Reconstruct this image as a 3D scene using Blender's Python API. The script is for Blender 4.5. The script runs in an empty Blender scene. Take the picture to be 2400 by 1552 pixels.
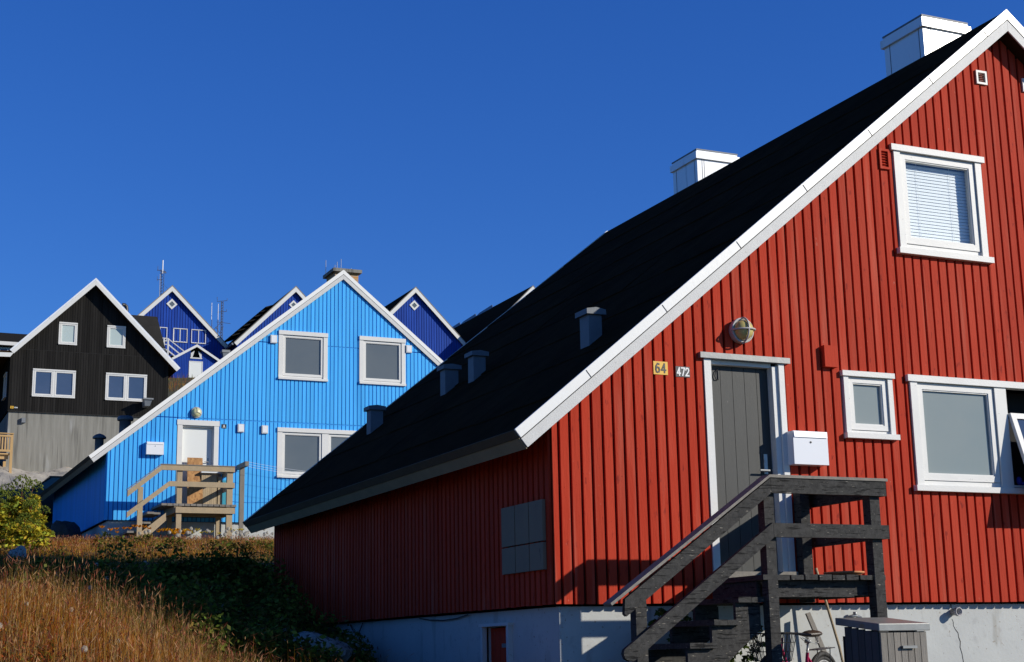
import bpy, math, random
import numpy as np
from mathutils import Vector, Matrix

SC = bpy.context.scene
COL = SC.collection
rng = random.Random(7)
NR = np.random.RandomState(11)
PI = math.pi
R = math.radians

# ------------------------------------------------------------------ camera
cd = bpy.data.cameras.new("camera")
cd.sensor_width = 36.0
cd.lens = 52.161
cd.clip_start = 0.1
cd.clip_end = 3000
cam = bpy.data.objects.new("camera", cd)
COL.objects.link(cam)
yaw, pitch, roll = -0.42939721, 0.21282431, 0.01953693
fwd = Vector((-math.sin(yaw) * math.cos(pitch), math.cos(yaw) * math.cos(pitch), math.sin(pitch)))
rgt = Vector((math.cos(yaw), math.sin(yaw), 0))
dwn = fwd.cross(rgt)
r2 = math.cos(roll) * rgt + math.sin(roll) * dwn
d2 = -math.sin(roll) * rgt + math.cos(roll) * dwn
cm = Matrix.Identity(4)
for i in range(3):
    cm[i][0] = r2[i]; cm[i][1] = -d2[i]; cm[i][2] = -fwd[i]
cm[0][3], cm[1][3], cm[2][3] = -6.0398, -12.3671, -0.4163
cam.matrix_world = cm
SC.camera = cam

# ------------------------------------------------------------------ sky, sun, exposure
SUN_AZ = R(50.0)      # from the -Y direction towards +X
SUN_EL = R(23.0)
sun_to = Vector((math.sin(SUN_AZ) * math.cos(SUN_EL), -math.cos(SUN_AZ) * math.cos(SUN_EL), math.sin(SUN_EL)))
w = bpy.data.worlds.new("World"); SC.world = w; w.use_nodes = True
nt = w.node_tree; nt.nodes.clear()
sky = nt.nodes.new("ShaderNodeTexSky"); sky.sky_type = 'NISHITA'; sky.sun_disc = False
sky.sun_elevation = SUN_EL
sky.sun_rotation = math.atan2(sun_to.x, sun_to.y)
sky.altitude = 800; sky.air_density = 1.0; sky.dust_density = 0.1; sky.ozone_density = 4.0
hs = nt.nodes.new("ShaderNodeHueSaturation"); hs.inputs['Saturation'].default_value = 1.22; hs.inputs['Value'].default_value = 1.0
bg = nt.nodes.new("ShaderNodeBackground"); bg.inputs['Strength'].default_value = 0.10
wo = nt.nodes.new("ShaderNodeOutputWorld")
def vm(op, a, b_):
    n = nt.nodes.new("ShaderNodeVectorMath"); n.operation = op
    for i, q in enumerate((a, b_)):
        if isinstance(q, tuple): n.inputs[i].default_value = q
        else: nt.links.new(q, n.inputs[i])
    return n.outputs[0]
nt.links.new(sky.outputs[0], hs.inputs['Color'])
SKY_GAIN = (0.86, 1.0, 1.86); SKY_CAP = (2.6, 13.0, 20.5)      # deep polarised arctic blue: soft shoulder on the bright parts of the sky
sx = vm('MULTIPLY', hs.outputs[0], SKY_GAIN)
sky_c = vm('DIVIDE', sx, vm('ADD', vm('DIVIDE', sx, SKY_CAP), (1.0, 1.0, 1.0)))
# high-latitude sky: darker towards the zenith
_tc = nt.nodes.new("ShaderNodeTexCoord"); _sp = nt.nodes.new("ShaderNodeSeparateXYZ"); _mr = nt.nodes.new("ShaderNodeMapRange")
_mr.interpolation_type = 'SMOOTHSTEP'; _mr.inputs['From Min'].default_value = 0.42; _mr.inputs['From Max'].default_value = 0.80
_mr.inputs['To Min'].default_value = 1.0; _mr.inputs['To Max'].default_value = 0.22
nt.links.new(_tc.outputs['Generated'], _sp.inputs[0]); nt.links.new(_sp.outputs[2], _mr.inputs['Value'])
_cx = nt.nodes.new("ShaderNodeCombineXYZ")
for i_ in range(3): nt.links.new(_mr.outputs[0], _cx.inputs[i_])
sky_c = vm('MULTIPLY', sky_c, _cx.outputs[0])
nt.links.new(sky_c, bg.inputs['Color']); nt.links.new(bg.outputs[0], wo.inputs['Surface'])
sl = bpy.data.lights.new("sun", 'SUN'); sl.energy = 4.6; sl.angle = R(0.53); sl.color = (1.0, 0.94, 0.82)
so = bpy.data.objects.new("sun", sl); COL.objects.link(so)
so.rotation_euler = sun_to.to_track_quat('Z', 'Y').to_euler()
SC.view_settings.view_transform = 'Standard'; SC.view_settings.look = 'None'
SC.view_settings.exposure = 0.0; SC.view_settings.gamma = 1.0
SC.cycles.max_bounces = 6; SC.cycles.transparent_max_bounces = 12

# ------------------------------------------------------------------ materials
def M(name, c, c2=None, rough=0.6, scale=3.0, stretch=(1, 1, 1), amt=0.6, bump=0.0, bscale=40.0, bstretch=None,
      isl=0.0, metal=0.0, spots=None, spec=0.5, attr=None):
    m = bpy.data.materials.new(name); m.use_nodes = True
    t = m.node_tree; b = t.nodes['Principled BSDF']; L = t.links.new
    b.inputs['Roughness'].default_value = rough; b.inputs['Metallic'].default_value = metal
    b.inputs['Specular IOR Level'].default_value = spec
    tc = t.nodes.new("ShaderNodeTexCoord")
    def noise(sc, st, det=4.0, rgh=0.6):
        mp = t.nodes.new("ShaderNodeMapping"); mp.inputs['Scale'].default_value = st
        L(tc.outputs['Object'], mp.inputs['Vector'])
        n = t.nodes.new("ShaderNodeTexNoise"); n.inputs['Scale'].default_value = sc; n.inputs['Detail'].default_value = det
        n.inputs['Roughness'].default_value = rgh
        L(mp.outputs[0], n.inputs['Vector']); return n
    def ramp(src, a, bb):
        r = t.nodes.new("ShaderNodeMapRange"); r.inputs['From Min'].default_value = a; r.inputs['From Max'].default_value = bb
        L(src, r.inputs['Value']); return r
    def mix(fac, a, bcol):
        x = t.nodes.new("ShaderNodeMix"); x.data_type = 'RGBA'
        if isinstance(fac, float): x.inputs[0].default_value = fac
        else: L(fac, x.inputs[0])
        for s, v in ((6, a), (7, bcol)):
            if isinstance(v, tuple): x.inputs[s].default_value = (*v, 1)
            else: L(v, x.inputs[s])
        return x.outputs[2]
    if attr:
        an = t.nodes.new("ShaderNodeAttribute"); an.attribute_name = attr; col = an.outputs['Color']
    else:
        col = tuple(c)
    if c2 is not None:
        n = noise(scale, stretch); r = ramp(n.outputs['Fac'], 0.5 - 0.25, 0.5 + 0.25)
        mu = t.nodes.new("ShaderNodeMath"); mu.operation = 'MULTIPLY'; mu.inputs[1].default_value = amt
        L(r.outputs[0], mu.inputs[0]); col = mix(mu.outputs[0], col, tuple(c2))
    for sp in (spots or []):      # (colour, scale, stretch, threshold, softness, strength)
        n = noise(sp[1], sp[2], 3.0, 0.55); r = ramp(n.outputs['Fac'], sp[3], sp[3] + sp[4])
        mu = t.nodes.new("ShaderNodeMath"); mu.operation = 'MULTIPLY'; mu.inputs[1].default_value = sp[5]
        L(r.outputs[0], mu.inputs[0]); col = mix(mu.outputs[0], col, tuple(sp[0]))
    if isl > 0:
        g = t.nodes.new("ShaderNodeNewGeometry"); r = t.nodes.new("ShaderNodeMapRange")
        r.inputs['To Min'].default_value = 1 - isl; r.inputs['To Max'].default_value = 1 + isl
        L(g.outputs['Random Per Island'], r.inputs['Value'])
        h = t.nodes.new("ShaderNodeHueSaturation"); L(r.outputs[0], h.inputs['Value'])
        if isinstance(col, tuple): h.inputs['Color'].default_value = (*col, 1)
        else: L(col, h.inputs['Color'])
        col = h.outputs[0]
    if isinstance(col, tuple): b.inputs['Base Color'].default_value = (*col, 1)
    else: L(col, b.inputs['Base Color'])
    if bump > 0:
        n = noise(bscale, bstretch or stretch, 5.0, 0.65); bp = t.nodes.new("ShaderNodeBump")
        bp.inputs['Strength'].default_value = bump; bp.inputs['Distance'].default_value = 0.02
        L(n.outputs['Fac'], bp.inputs['Height']); L(bp.outputs[0], b.inputs['Normal'])
    return m

V = (6, 6, 0.5)
red = M("red_paint", (0.44, 0.033, 0.012), (0.51, 0.058, 0.026), 0.7, 2.2, (1, 1, 0.35), 0.75, 0.22, 55, (1, 1, 0.12), isl=0.10,
        spots=[((0.20, 0.015, 0.010), 22, (1, 1, 0.3), 0.64, 0.08, 0.7), ((0.56, 0.13, 0.08), 1.3, (6, 6, .35), 0.56, 0.15, 0.45), ((0.12, 0.01, 0.008), 60, (1, 1, .6), 0.72, 0.03, 0.8), ((0.58, 0.2, 0.14), 30, (1, 1, .5), 0.71, 0.05, 0.6)], spec=0.12)
red_groove_shade = M("red_under_board_shade", (0.10, 0.012, 0.008), (0.07, 0.009, 0.007), 0.8, 3, (1, 1, .3), .6, .2, 40, spec=0.05)  # darkened so the recesses between boards carry painted shade
white = M("white_paint", (0.72, 0.71, 0.68), (0.58, 0.58, 0.565), 0.5, 3, (1, 1, 1), 0.5, 0.12, 60,
          spots=[((0.33, 0.32, 0.30), 22, (1, 1, 1), 0.70, 0.04, 0.7)])
white_b = M("white_board", (0.55, 0.55, 0.54), (0.68, 0.67, 0.65), 0.55, 9, (1, 1, 1), 0.6, 0.2, 90,
            spots=[((0.36, 0.35, 0.33), 26, (1, 1, 1), 0.69, 0.04, 0.6)])
fascia_shade_tone = M('shade_toned_fascia_paint', (0.34, 0.27, 0.17), (0.24, 0.2, 0.13), 0.8, 5, (1, 1, 1), 0.8, 0.15, 40, spec=.1)  # warm, dark base paints neutral shade against the blue sky fill
eaves_shade_tone = M('shade_toned_eaves_strip', (0.13, 0.10, 0.065), (0.09, 0.07, 0.05), 0.8, 5, (1, 1, 1), 0.8, 0.15, 40, spec=.1)  # same shade toning, deeper, for the strip above the fascia
felt_sunlit = M('sunlit_roof_felt', (0.030, 0.029, 0.028), (0.042, 0.040, 0.038), 1.0, 2, (1, 1, 1), 0.8, 0.4, 60, spec=.03)  # lit copy of roof_felt, neutral tone set for the slope in sun
cap_m = M("white_metal_cap", (0.88, 0.87, 0.84), (0.8, 0.79, 0.74), 0.32, 4, (1, 1, 1), 0.5, 0.05, 20,
          spots=[((0.6, 0.55, 0.45), 18, (1, 1, 1), 0.70, 0.05, 0.5)])
felt = M("roof_felt", (0.024, 0.013, 0.006), (0.046, 0.026, 0.013), 1.0, 2.2, (1, 1, 1), 0.9, 0.6, 90, spec=0.02, isl=.15,
         spots=[((0.09, 0.085, 0.07), 40, (1, 1, 1), 0.76, 0.03, 0.5)])
blue = M("bright_blue_paint", (0.065, 0.45, 0.95), (0.085, 0.49, 0.97), 0.55, 2.0, (1, 1, .3), 0.5, 0.06, 40, (1, 1, .2), isl=0.06, spec=0.2, spots=[((0.03, 0.28, 0.70), 2.0, (1.4, 1.4, .12), 0.58, 0.15, 0.45), ((0.03, 0.2, 0.5), 18, (1, 1, .4), 0.71, 0.05, 0.5)])
blue_dark = M("bright_blue_under_board_shade", (0.012, 0.10, 0.45), (0.01, 0.09, 0.4), 0.6, 3, (1, 1, .3), 0.5, spec=0.1)  # deep blue puts the groove shade into the backing colour
navy = M("navy_paint", (0.008, 0.045, 0.30), (0.016, 0.075, 0.40), 0.6, 1.6, (1, 1, .25), 0.8, 0.05, 20, isl=0.12, spec=0.15)
navy_dark = M("navy_under_board", (0.010, 0.03, 0.24), (0.01, 0.03, 0.2), 0.7, 1.6, (1, 1, .25), 0.6)
tar = M("black_stained_wood", (0.014, 0.013, 0.012), (0.026, 0.0245, 0.023), 0.85, 5, (3, 3, 0.15), 0.9, 0.1, 20, V, isl=0.25, spec=.08)
tar_dark = M("black_under_board", (0.016, 0.015, 0.015), None, 0.9)
plaster = M("white_plaster", (0.53, 0.54, 0.52), (0.44, 0.45, 0.44), 0.9, 2.2, (1, 1, 1), 0.8, 0.13, 22,
            spots=[((0.33, 0.32, 0.29), 3.2, (1.2, 1.2, 0.35), 0.60, 0.08, 0.6), ((0.25, 0.2, 0.15), 30, (1, 1, 1), 0.68, 0.03, 0.8), ((0.38, 0.38, 0.37), 9, (1, 1, 1), 0.6, 0.1, 0.5),
                   ((0.42, 0.40, 0.36), 7, (1.5, 1.5, 0.4), 0.64, 0.06, 0.5)])
concrete = M("board_marked_concrete", (0.175, 0.168, 0.145), (0.30, 0.29, 0.255), 0.9, 5, (1.6, 1.6, 0.1), 0.9, 0.3, 18, (2, 2, .1),
             spots=[((0.42, 0.42, 0.41), 1.3, (1.4, 1.4, 0.3), 0.6, 0.12, 0.6), ((0.40, 0.37, 0.30), 7, (1, 1, 1), 0.73, 0.03, 0.8),
                    ((0.085, 0.08, 0.07), 3.2, (2.2, 2.2, 0.10), 0.55, 0.12, 0.75)])
metal = M("galvanised_metal", (0.27, 0.275, 0.27), (0.19, 0.19, 0.185), 0.42, 8, (1, 1, 1), 0.7, 0.06, 20, metal=0.25,
          spots=[((0.30, 0.20, 0.09), 6, (1, 1, 1), 0.66, 0.05, 0.6)])
zinc = M("zinc_cladding", (0.88, 0.88, 0.87), (0.76, 0.77, 0.78), 0.26, 3.0, (1, 1, .5), 0.6, 0.08, 6, metal=0.1, spec=.8, spots=[((0.45, 0.45, 0.44), 5, (1.5, 1.5, .3), 0.6, 0.1, 0.5), ((0.4, 0.3, 0.2), 20, (1, 1, .6), 0.72, 0.04, 0.6)])
ventm = M("grey_vent_sheet", (0.16, 0.18, 0.20), (0.10, 0.11, 0.13), 0.55, 6, (1, 1, 1), 0.7, 0.1, 30)
black_w = M("black_painted_timber", (0.030, 0.029, 0.028), (0.080, 0.077, 0.073), 0.8, 26, (1, 1, 1), 0.9, 0.5, 150, (1, 1, 1),
            spots=[((0.30, 0.27, 0.22), 34, (.5, 1, 2), 0.68, 0.03, 0.85), ((0.006, 0.006, 0.006), 16, (.35, .35, 4), 0.60, 0.02, 0.9)], spec=.2)
worn_cap = M("worn_rail_cap", (0.26, 0.235, 0.20), (0.14, 0.13, 0.12), 0.8, 14, (1, 1, 1), 0.8, 0.3, 40)
pine = M("weathered_pine", (0.43, 0.32, 0.19), (0.31, 0.245, 0.16), 0.75, 6, (1, 1, 1), 0.8, 0.3, 30, isl=0.13,
         spots=[((0.12, 0.08, 0.05), 18, (1, 1, 1), 0.70, 0.04, 0.7)])
pine_new = M("fresh_pine", (0.52, 0.33, 0.13), (0.40, 0.25, 0.11), 0.65, 5, (1, 1, .4), 0.7, 0.15, 30, isl=0.12)
grey_w = M("grey_weathered_wood", (0.235, 0.21, 0.18), (0.15, 0.14, 0.125), 0.8, 7, (3, 3, .3), 0.85, 0.4, 40, (3, 3, .3), isl=0.15,
           spots=[((0.30, 0.10, 0.03), 20, (1, 1, 1), 0.74, 0.03, 0.7)])
slat_shaded = M("shaded_slat_wood", (0.06, 0.062, 0.066), (0.085, 0.085, 0.088), 0.8, 7, (3, 3, .3), 0.8, 0.3, 40, isl=0.15)  # shaded copy of the grey wood, shade of the bin's side in the colour
door_g = M("charcoal_door_paint", (0.026, 0.027, 0.026), (0.040, 0.041, 0.039), 0.6, 5, (3, 3, .4), 0.7, 0.12, 40, V, isl=0.06,
           spots=[((0.15, 0.14, 0.13), 24, (1, 1, .5), 0.74, 0.03, 0.5)])
door_w = M("white_door_paint", (0.74, 0.75, 0.72), (0.70, 0.71, 0.69), 0.45, 2, (1, 1, 1), 0.4)
enamel = M("white_enamel", (0.80, 0.81, 0.84), (0.77, 0.78, 0.81), 0.28, 3, (1, 1, 1), 0.4, spots=[((0.5, 0.49, 0.47), 30, (1, 1, 1), 0.75, 0.03, 0.5)])
dark = M("dark_interior", (0.012, 0.012, 0.013), None, 0.9)
blackm = M("black_metal", (0.018, 0.018, 0.02), (0.03, 0.03, 0.032), 0.45, 10, (1, 1, 1), 0.5)
rubber = M("black_rubber", (0.02, 0.019, 0.018), (0.04, 0.035, 0.03), 0.7, 20, (1, 1, 1), 0.5)
chrome = M("bright_metal", (0.42, 0.42, 0.41), None, 0.4, metal=0.35)
pinkm = M("magenta_enamel", (0.62, 0.03, 0.14), (0.5, 0.02, 0.11), 0.35, 8, (1, 1, 1), 0.5)
leather = M("brown_leather", (0.030, 0.022, 0.017), (0.07, 0.05, 0.035), 0.42, 12, (1, 1, 1), 0.7, 0.2, 60)
lampglass = M("yellowed_lamp_glass", (0.50, 0.42, 0.15), (0.58, 0.50, 0.22), 0.22, 6, (1, 1, 1), 0.5)
lampglass2 = M("cream_lamp_glass", (0.58, 0.56, 0.30), (0.62, 0.6, 0.36), 0.3, 6, (1, 1, 1), 0.5)
greyplastic = M("aged_plastic_ring", (0.46, 0.44, 0.43), (0.36, 0.34, 0.33), 0.5, 12, (1, 1, 1), 0.6, 0.1, 40)
yellowp = M("yellow_sign_enamel", (0.80, 0.46, 0.03), (0.7, 0.40, 0.03), 0.4, 20, (1, 1, 1), 0.5, spots=[((0.1, 0.06, 0.03), 60, (1, 1, 1), 0.73, 0.03, 0.7)])
blackp = M("black_sign_enamel", (0.02, 0.022, 0.026), (0.04, 0.04, 0.045), 0.4, 20, (1, 1, 1), 0.5)
whitep = M("white_sign_paint", (0.8, 0.8, 0.78), None, 0.4)
terra = M("terracotta", (0.50, 0.19, 0.07), (0.58, 0.27, 0.13), 0.8, 14, (1, 1, 1), 0.7)
shutm = M("faded_grey_board", (0.24, 0.19, 0.13), (0.19, 0.15, 0.11), 0.85, 4, (1, 1, 1), 0.7, 0.1, 40,
          spots=[((0.08, 0.07, 0.06), 12, (1, 1, .5), 0.7, 0.04, 0.6)])
rock = M("bare_rock", (0.34, 0.31, 0.27), (0.46, 0.43, 0.38), 0.9, 1.3, (1, 1, 2.5), 0.9, 0.8, 9,
         spots=[((0.10, 0.09, 0.08), 4.5, (1, 1, 2.2), 0.61, 0.05, 0.7), ((0.40, 0.24, 0.14), 1.1, (1, 1, 1), 0.62, 0.1, 0.5)])
lichen = M("lichen_rock", (0.30, 0.29, 0.27), (0.5, 0.49, 0.46), 0.9, 14, (1, 1, 1), 0.9, 0.8, 20, spots=[((0.04, 0.04, 0.035), 20, (1, 1, 1), 0.55, 0.05, 0.9)])
seam = M("dark_seam", (0.05, 0.045, 0.04), None, 0.8)
carp = M("dark_green_car_paint", (0.012, 0.024, 0.020), None, 0.28)
blindm = M("white_blind_slats", (0.88, 0.88, 0.86), None, 0.45)
ply = M("pale_panel", (0.70, 0.72, 0.72), None, 0.5)
plastic_t = M("turquoise_sheet", (0.03, 0.30, 0.42), None, 0.5)
clothm = M("royal_blue_cloth", (0.012, 0.035, 0.35), (0.02, 0.06, 0.5), 0.8, 10, (1, 1, 1), 0.7)

def glass_opaque(name, c, rough=0.06, c2=None):
    m = M(name, c, c2, rough, 0.9, (1, 1, 1), 0.8, spec=0.6); return m
gl_grey = glass_opaque("grey_reflection_toned_glass", (0.115, 0.135, 0.145), 0.10, (0.15, 0.165, 0.165))  # opaque grey base paints the reflected sky
gl_red = glass_opaque("pale_reflection_toned_glass", (0.25, 0.29, 0.28), 0.10, (0.31, 0.33, 0.30))  # paler base with the reflection painted in, for the red house panes
gl_black = glass_opaque("blue_reflection_toned_glass", (0.045, 0.075, 0.14), 0.05, (0.07, 0.10, 0.17))  # blue sky reflection put into the base colour
gl_cur = glass_opaque("curtained_glass", (0.42, 0.50, 0.48), 0.15, (0.48, 0.56, 0.54))
def clear_glass(name, tint):
    m = bpy.data.materials.new(name); m.use_nodes = True; t = m.node_tree; t.nodes.clear()
    o = t.nodes.new("ShaderNodeOutputMaterial"); mx = t.nodes.new("ShaderNodeMixShader")
    tr = t.nodes.new("ShaderNodeBsdfTransparent"); tr.inputs[0].default_value = (*tint, 1)
    gs = t.nodes.new("ShaderNodeBsdfGlossy"); gs.inputs['Roughness'].default_value = 0.02
    lw = t.nodes.new("ShaderNodeLayerWeight"); lw.inputs[0].default_value = 0.5; pw = t.nodes.new("ShaderNodeMath"); pw.operation = 'POWER'; pw.inputs[1].default_value = 4.0
    fr = t.nodes.new("ShaderNodeMath"); fr.operation = 'MULTIPLY_ADD'; fr.inputs[1].default_value = 0.8; fr.inputs[2].default_value = 0.07
    t.links.new(lw.outputs['Facing'], pw.inputs[0]); t.links.new(pw.outputs[0], fr.inputs[0])
    t.links.new(fr.outputs[0], mx.inputs[0]); t.links.new(tr.outputs[0], mx.inputs[1]); t.links.new(gs.outputs[0], mx.inputs[2])
    t.links.new(mx.outputs[0], o.inputs[0]); return m
gl_clear = clear_glass("clear_glass", (0.97, 0.99, 1.0))

def brick_mat():
    m = M("yellow_brick", (0.5, 0.25, 0.08), None, 0.85); t = m.node_tree; b = t.nodes['Principled BSDF']
    tc = t.nodes.new("ShaderNodeTexCoord"); sp = t.nodes.new("ShaderNodeSeparateXYZ"); cb = t.nodes.new("ShaderNodeCombineXYZ")
    ad = t.nodes.new("ShaderNodeMath"); t.links.new(tc.outputs['Object'], sp.inputs[0])
    t.links.new(sp.outputs[0], ad.inputs[0]); t.links.new(sp.outputs[1], ad.inputs[1])
    t.links.new(ad.outputs[0], cb.inputs[0]); t.links.new(sp.outputs[2], cb.inputs[1])
    br = t.nodes.new("ShaderNodeTexBrick"); br.inputs['Scale'].default_value = 1.0
    br.inputs['Brick Width'].default_value = 0.24; br.inputs['Row Height'].default_value = 0.075; br.inputs['Mortar Size'].default_value = 0.008
    br.inputs['Color1'].default_value = (0.52, 0.25, 0.07, 1); br.inputs['Color2'].default_value = (0.34, 0.19, 0.09, 1); br.inputs['Mortar'].default_value = (0.4, 0.35, 0.28, 1)
    t.links.new(cb.outputs[0], br.inputs['Vector']); t.links.new(br.outputs[0], b.inputs['Base Color']); return m
brick = brick_mat()
def osb_mat():
    m = M("strand_board", (0.5, 0.3, 0.1), None, 0.7); t = m.node_tree; b = t.nodes['Principled BSDF']
    tc = t.nodes.new("ShaderNodeTexCoord"); mp = t.nodes.new("ShaderNodeMapping"); mp.inputs['Scale'].default_value = (1, 1, 0.6)
    v = t.nodes.new("ShaderNodeTexVoronoi"); v.inputs['Scale'].default_value = 26
    r = t.nodes.new("ShaderNodeValToRGB"); r.color_ramp.elements[0].color = (0.26, 0.11, 0.03, 1); r.color_ramp.elements[1].color = (0.52, 0.27, 0.09, 1)
    t.links.new(tc.outputs['Object'], mp.inputs[0]); t.links.new(mp.outputs[0], v.inputs['Vector']); t.links.new(v.outputs['Color'], r.inputs[0])
    t.links.new(r.outputs[0], b.inputs['Base Color']); return m
osb = osb_mat()

# ------------------------------------------------------------------ mesh helpers
class MB:
    def __init__(s): s.v = []; s.f = []; s.m = []
    def face(s, pts, mi=0):
        n = len(s.v); s.v.extend([tuple(p) for p in pts]); s.f.append(tuple(range(n, n + len(pts)))); s.m.append(mi)
    def hexa(s, p, mi=0):
        # p: 8 points, 0-3 bottom loop, 4-7 top loop
        n = len(s.v); s.v.extend([tuple(q) for q in p])
        for q in ((0, 3, 2, 1), (4, 5, 6, 7), (0, 1, 5, 4), (1, 2, 6, 5), (2, 3, 7, 6), (3, 0, 4, 7)):
            s.f.append(tuple(n + i for i in q)); s.m.append(mi)
    def box(s, x0, x1, y0, y1, z0, z1, mi=0):
        x0, x1 = min(x0, x1), max(x0, x1); y0, y1 = min(y0, y1), max(y0, y1); z0, z1 = min(z0, z1), max(z0, z1)
        s.hexa([(x0, y0, z0), (x1, y0, z0), (x1, y1, z0), (x0, y1, z0), (x0, y0, z1), (x1, y0, z1), (x1, y1, z1), (x0, y1, z1)], mi)
    def prism(s, poly, ext, mi=0):
        # poly: list of 3D points, ext: extrusion vector
        n = len(s.v); k = len(poly); e = Vector(ext)
        s.v.extend([tuple(p) for p in poly]); s.v.extend([tuple(Vector(p) + e) for p in poly])
        s.f.append(tuple(range(n, n + k))); s.m.append(mi)
        s.f.append(tuple(range(n + 2 * k - 1, n + k - 1, -1))); s.m.append(mi)
        for i in range(k):
            j = (i + 1) % k
            s.f.append((n + i, n + j, n + k + j, n + k + i)); s.m.append(mi)
    def beam(s, a, b, w, h, up=(0, 0, 1), mi=0):
        # box along a->b, width w across, height h along up
        a, b = Vector(a), Vector(b); d = (b - a).normalized(); u = Vector(up); sd = d.cross(u).normalized(); u = sd.cross(d).normalized()
        q = []
        for c in (a, b):
            q.append([c - sd * w / 2 - u * h / 2, c + sd * w / 2 - u * h / 2, c + sd * w / 2 + u * h / 2, c - sd * w / 2 + u * h / 2])
        s.hexa(q[0] + q[1], mi)
    def tube(s, pts, r, n=8, mi=0, caps=True):
        pts = [Vector(p) for p in pts]; rr = r if isinstance(r, (list, tuple)) else [r] * len(pts)
        base = len(s.v); pu = None
        for i, p in enumerate(pts):
            d = (pts[min(i + 1, len(pts) - 1)] - pts[max(i - 1, 0)]).normalized()
            if pu is None:
                pu = Vector((0, 0, 1)) if abs(d.z) < 0.9 else Vector((1, 0, 0))
            sd = d.cross(pu).normalized(); u = sd.cross(d).normalized(); pu = u
            for k in range(n):
                a = 2 * PI * k / n; s.v.append(tuple(p + (sd * math.cos(a) + u * math.sin(a)) * rr[i]))
        for i in range(len(pts) - 1):
            for k in range(n):
                k2 = (k + 1) % n
                s.f.append((base + i * n + k, base + i * n + k2, base + (i + 1) * n + k2, base + (i + 1) * n + k)); s.m.append(mi)
        if caps:
            s.f.append(tuple(base + k for k in range(n))); s.m.append(mi)
            s.f.append(tuple(base + (len(pts) - 1) * n + k for k in range(n - 1, -1, -1))); s.m.append(mi)
    def lathe(s, c, axis, prof, n=24, mi=0):
        # prof: list of (radius, distance along axis)
        c = Vector(c); d = Vector(axis).normalized(); p = Vector((0, 0, 1)) if abs(d.z) < 0.9 else Vector((1, 0, 0))
        sd = d.cross(p).normalized(); u = sd.cross(d); base = len(s.v)
        for r, h in prof:
            for k in range(n):
                a = 2 * PI * k / n; s.v.append(tuple(c + d * h + (sd * math.cos(a) + u * math.sin(a)) * r))
        for i in range(len(prof) - 1):
            for k in range(n):
                k2 = (k + 1) % n
                s.f.append((base + i * n + k, base + i * n + k2, base + (i + 1) * n + k2, base + (i + 1) * n + k)); s.m.append(mi)
    def torus(s, c, axis, Rr, r, n=32, k=8, mi=0, a0=0, a1=2 * PI):
        c = Vector(c); d = Vector(axis).normalized(); p = Vector((0, 0, 1)) if abs(d.z) < 0.9 else Vector((1, 0, 0))
        sd = d.cross(p).normalized(); u = sd.cross(d)
        pts = [c + (sd * math.cos(a0 + (a1 - a0) * i / n) + u * math.sin(a0 + (a1 - a0) * i / n)) * Rr for i in range(n + 1)]
        s.tube(pts, r, k, mi, caps=False)

ORG = {}
def obj(name, mb, mats, parent=None, smooth=False, label=None):
    me = bpy.data.meshes.new(name)
    o = bpy.data.objects.new(name, me)
    off = Vector((0, 0, 0))
    if parent is not None:
        off = ORG.get(parent.name, Vector((0, 0, 0)))
    vs = np.array(mb.v, dtype=float).reshape(-1, 3)
    if parent is None and len(vs):
        off = Vector(((vs[:, 0].min() + vs[:, 0].max()) / 2, (vs[:, 1].min() + vs[:, 1].max()) / 2, vs[:, 2].min()))
        o.location = off
    vs = vs - np.array(off)
    me.from_pydata(vs.tolist(), [], mb.f)
    for m in (mats if isinstance(mats, (list, tuple)) else [mats]): me.materials.append(m)
    if len(me.materials) > 1: me.polygons.foreach_set('material_index', mb.m)
    if smooth: me.polygons.foreach_set('use_smooth', [True] * len(me.polygons))
    me.update()
    COL.objects.link(o)
    ORG[o.name] = off
    if parent is not None: o.parent = parent
    if label: o['label'] = label
    return o
def tag(o, label, cat, group=None):
    o['label'] = label; o['category'] = cat
    if group: o['group'] = group
    return o
def thing(name, loc, label, cat, group=None):
    o = bpy.data.objects.new(name, None); COL.objects.link(o); o.location = loc; o.empty_display_size = 0.2
    ORG[o.name] = Vector(loc); return tag(o, label, cat, group)
def structure(o): o['kind'] = 'structure'; return o
def stuff(o, label, cat): o['kind'] = 'stuff'; return tag(o, label, cat)

class Frame:
    """2D wall frame: u along the wall, v up, n outwards"""
    def __init__(s, o, u, n): s.o = Vector(o); s.u = Vector(u); s.n = Vector(n)
    def p(s, u, v, d=0.0): return s.o + s.u * u + Vector((0, 0, v)) + s.n * d
    def box(s, mb, u0, u1, v0, v1, d0, d1, mi=0):
        P = s.p
        mb.hexa([P(u0, v0, d1), P(u1, v0, d1), P(u1, v0, d0), P(u0, v0, d0), P(u0, v1, d1), P(u1, v1, d1), P(u1, v1, d0), P(u0, v1, d0)], mi)

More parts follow.
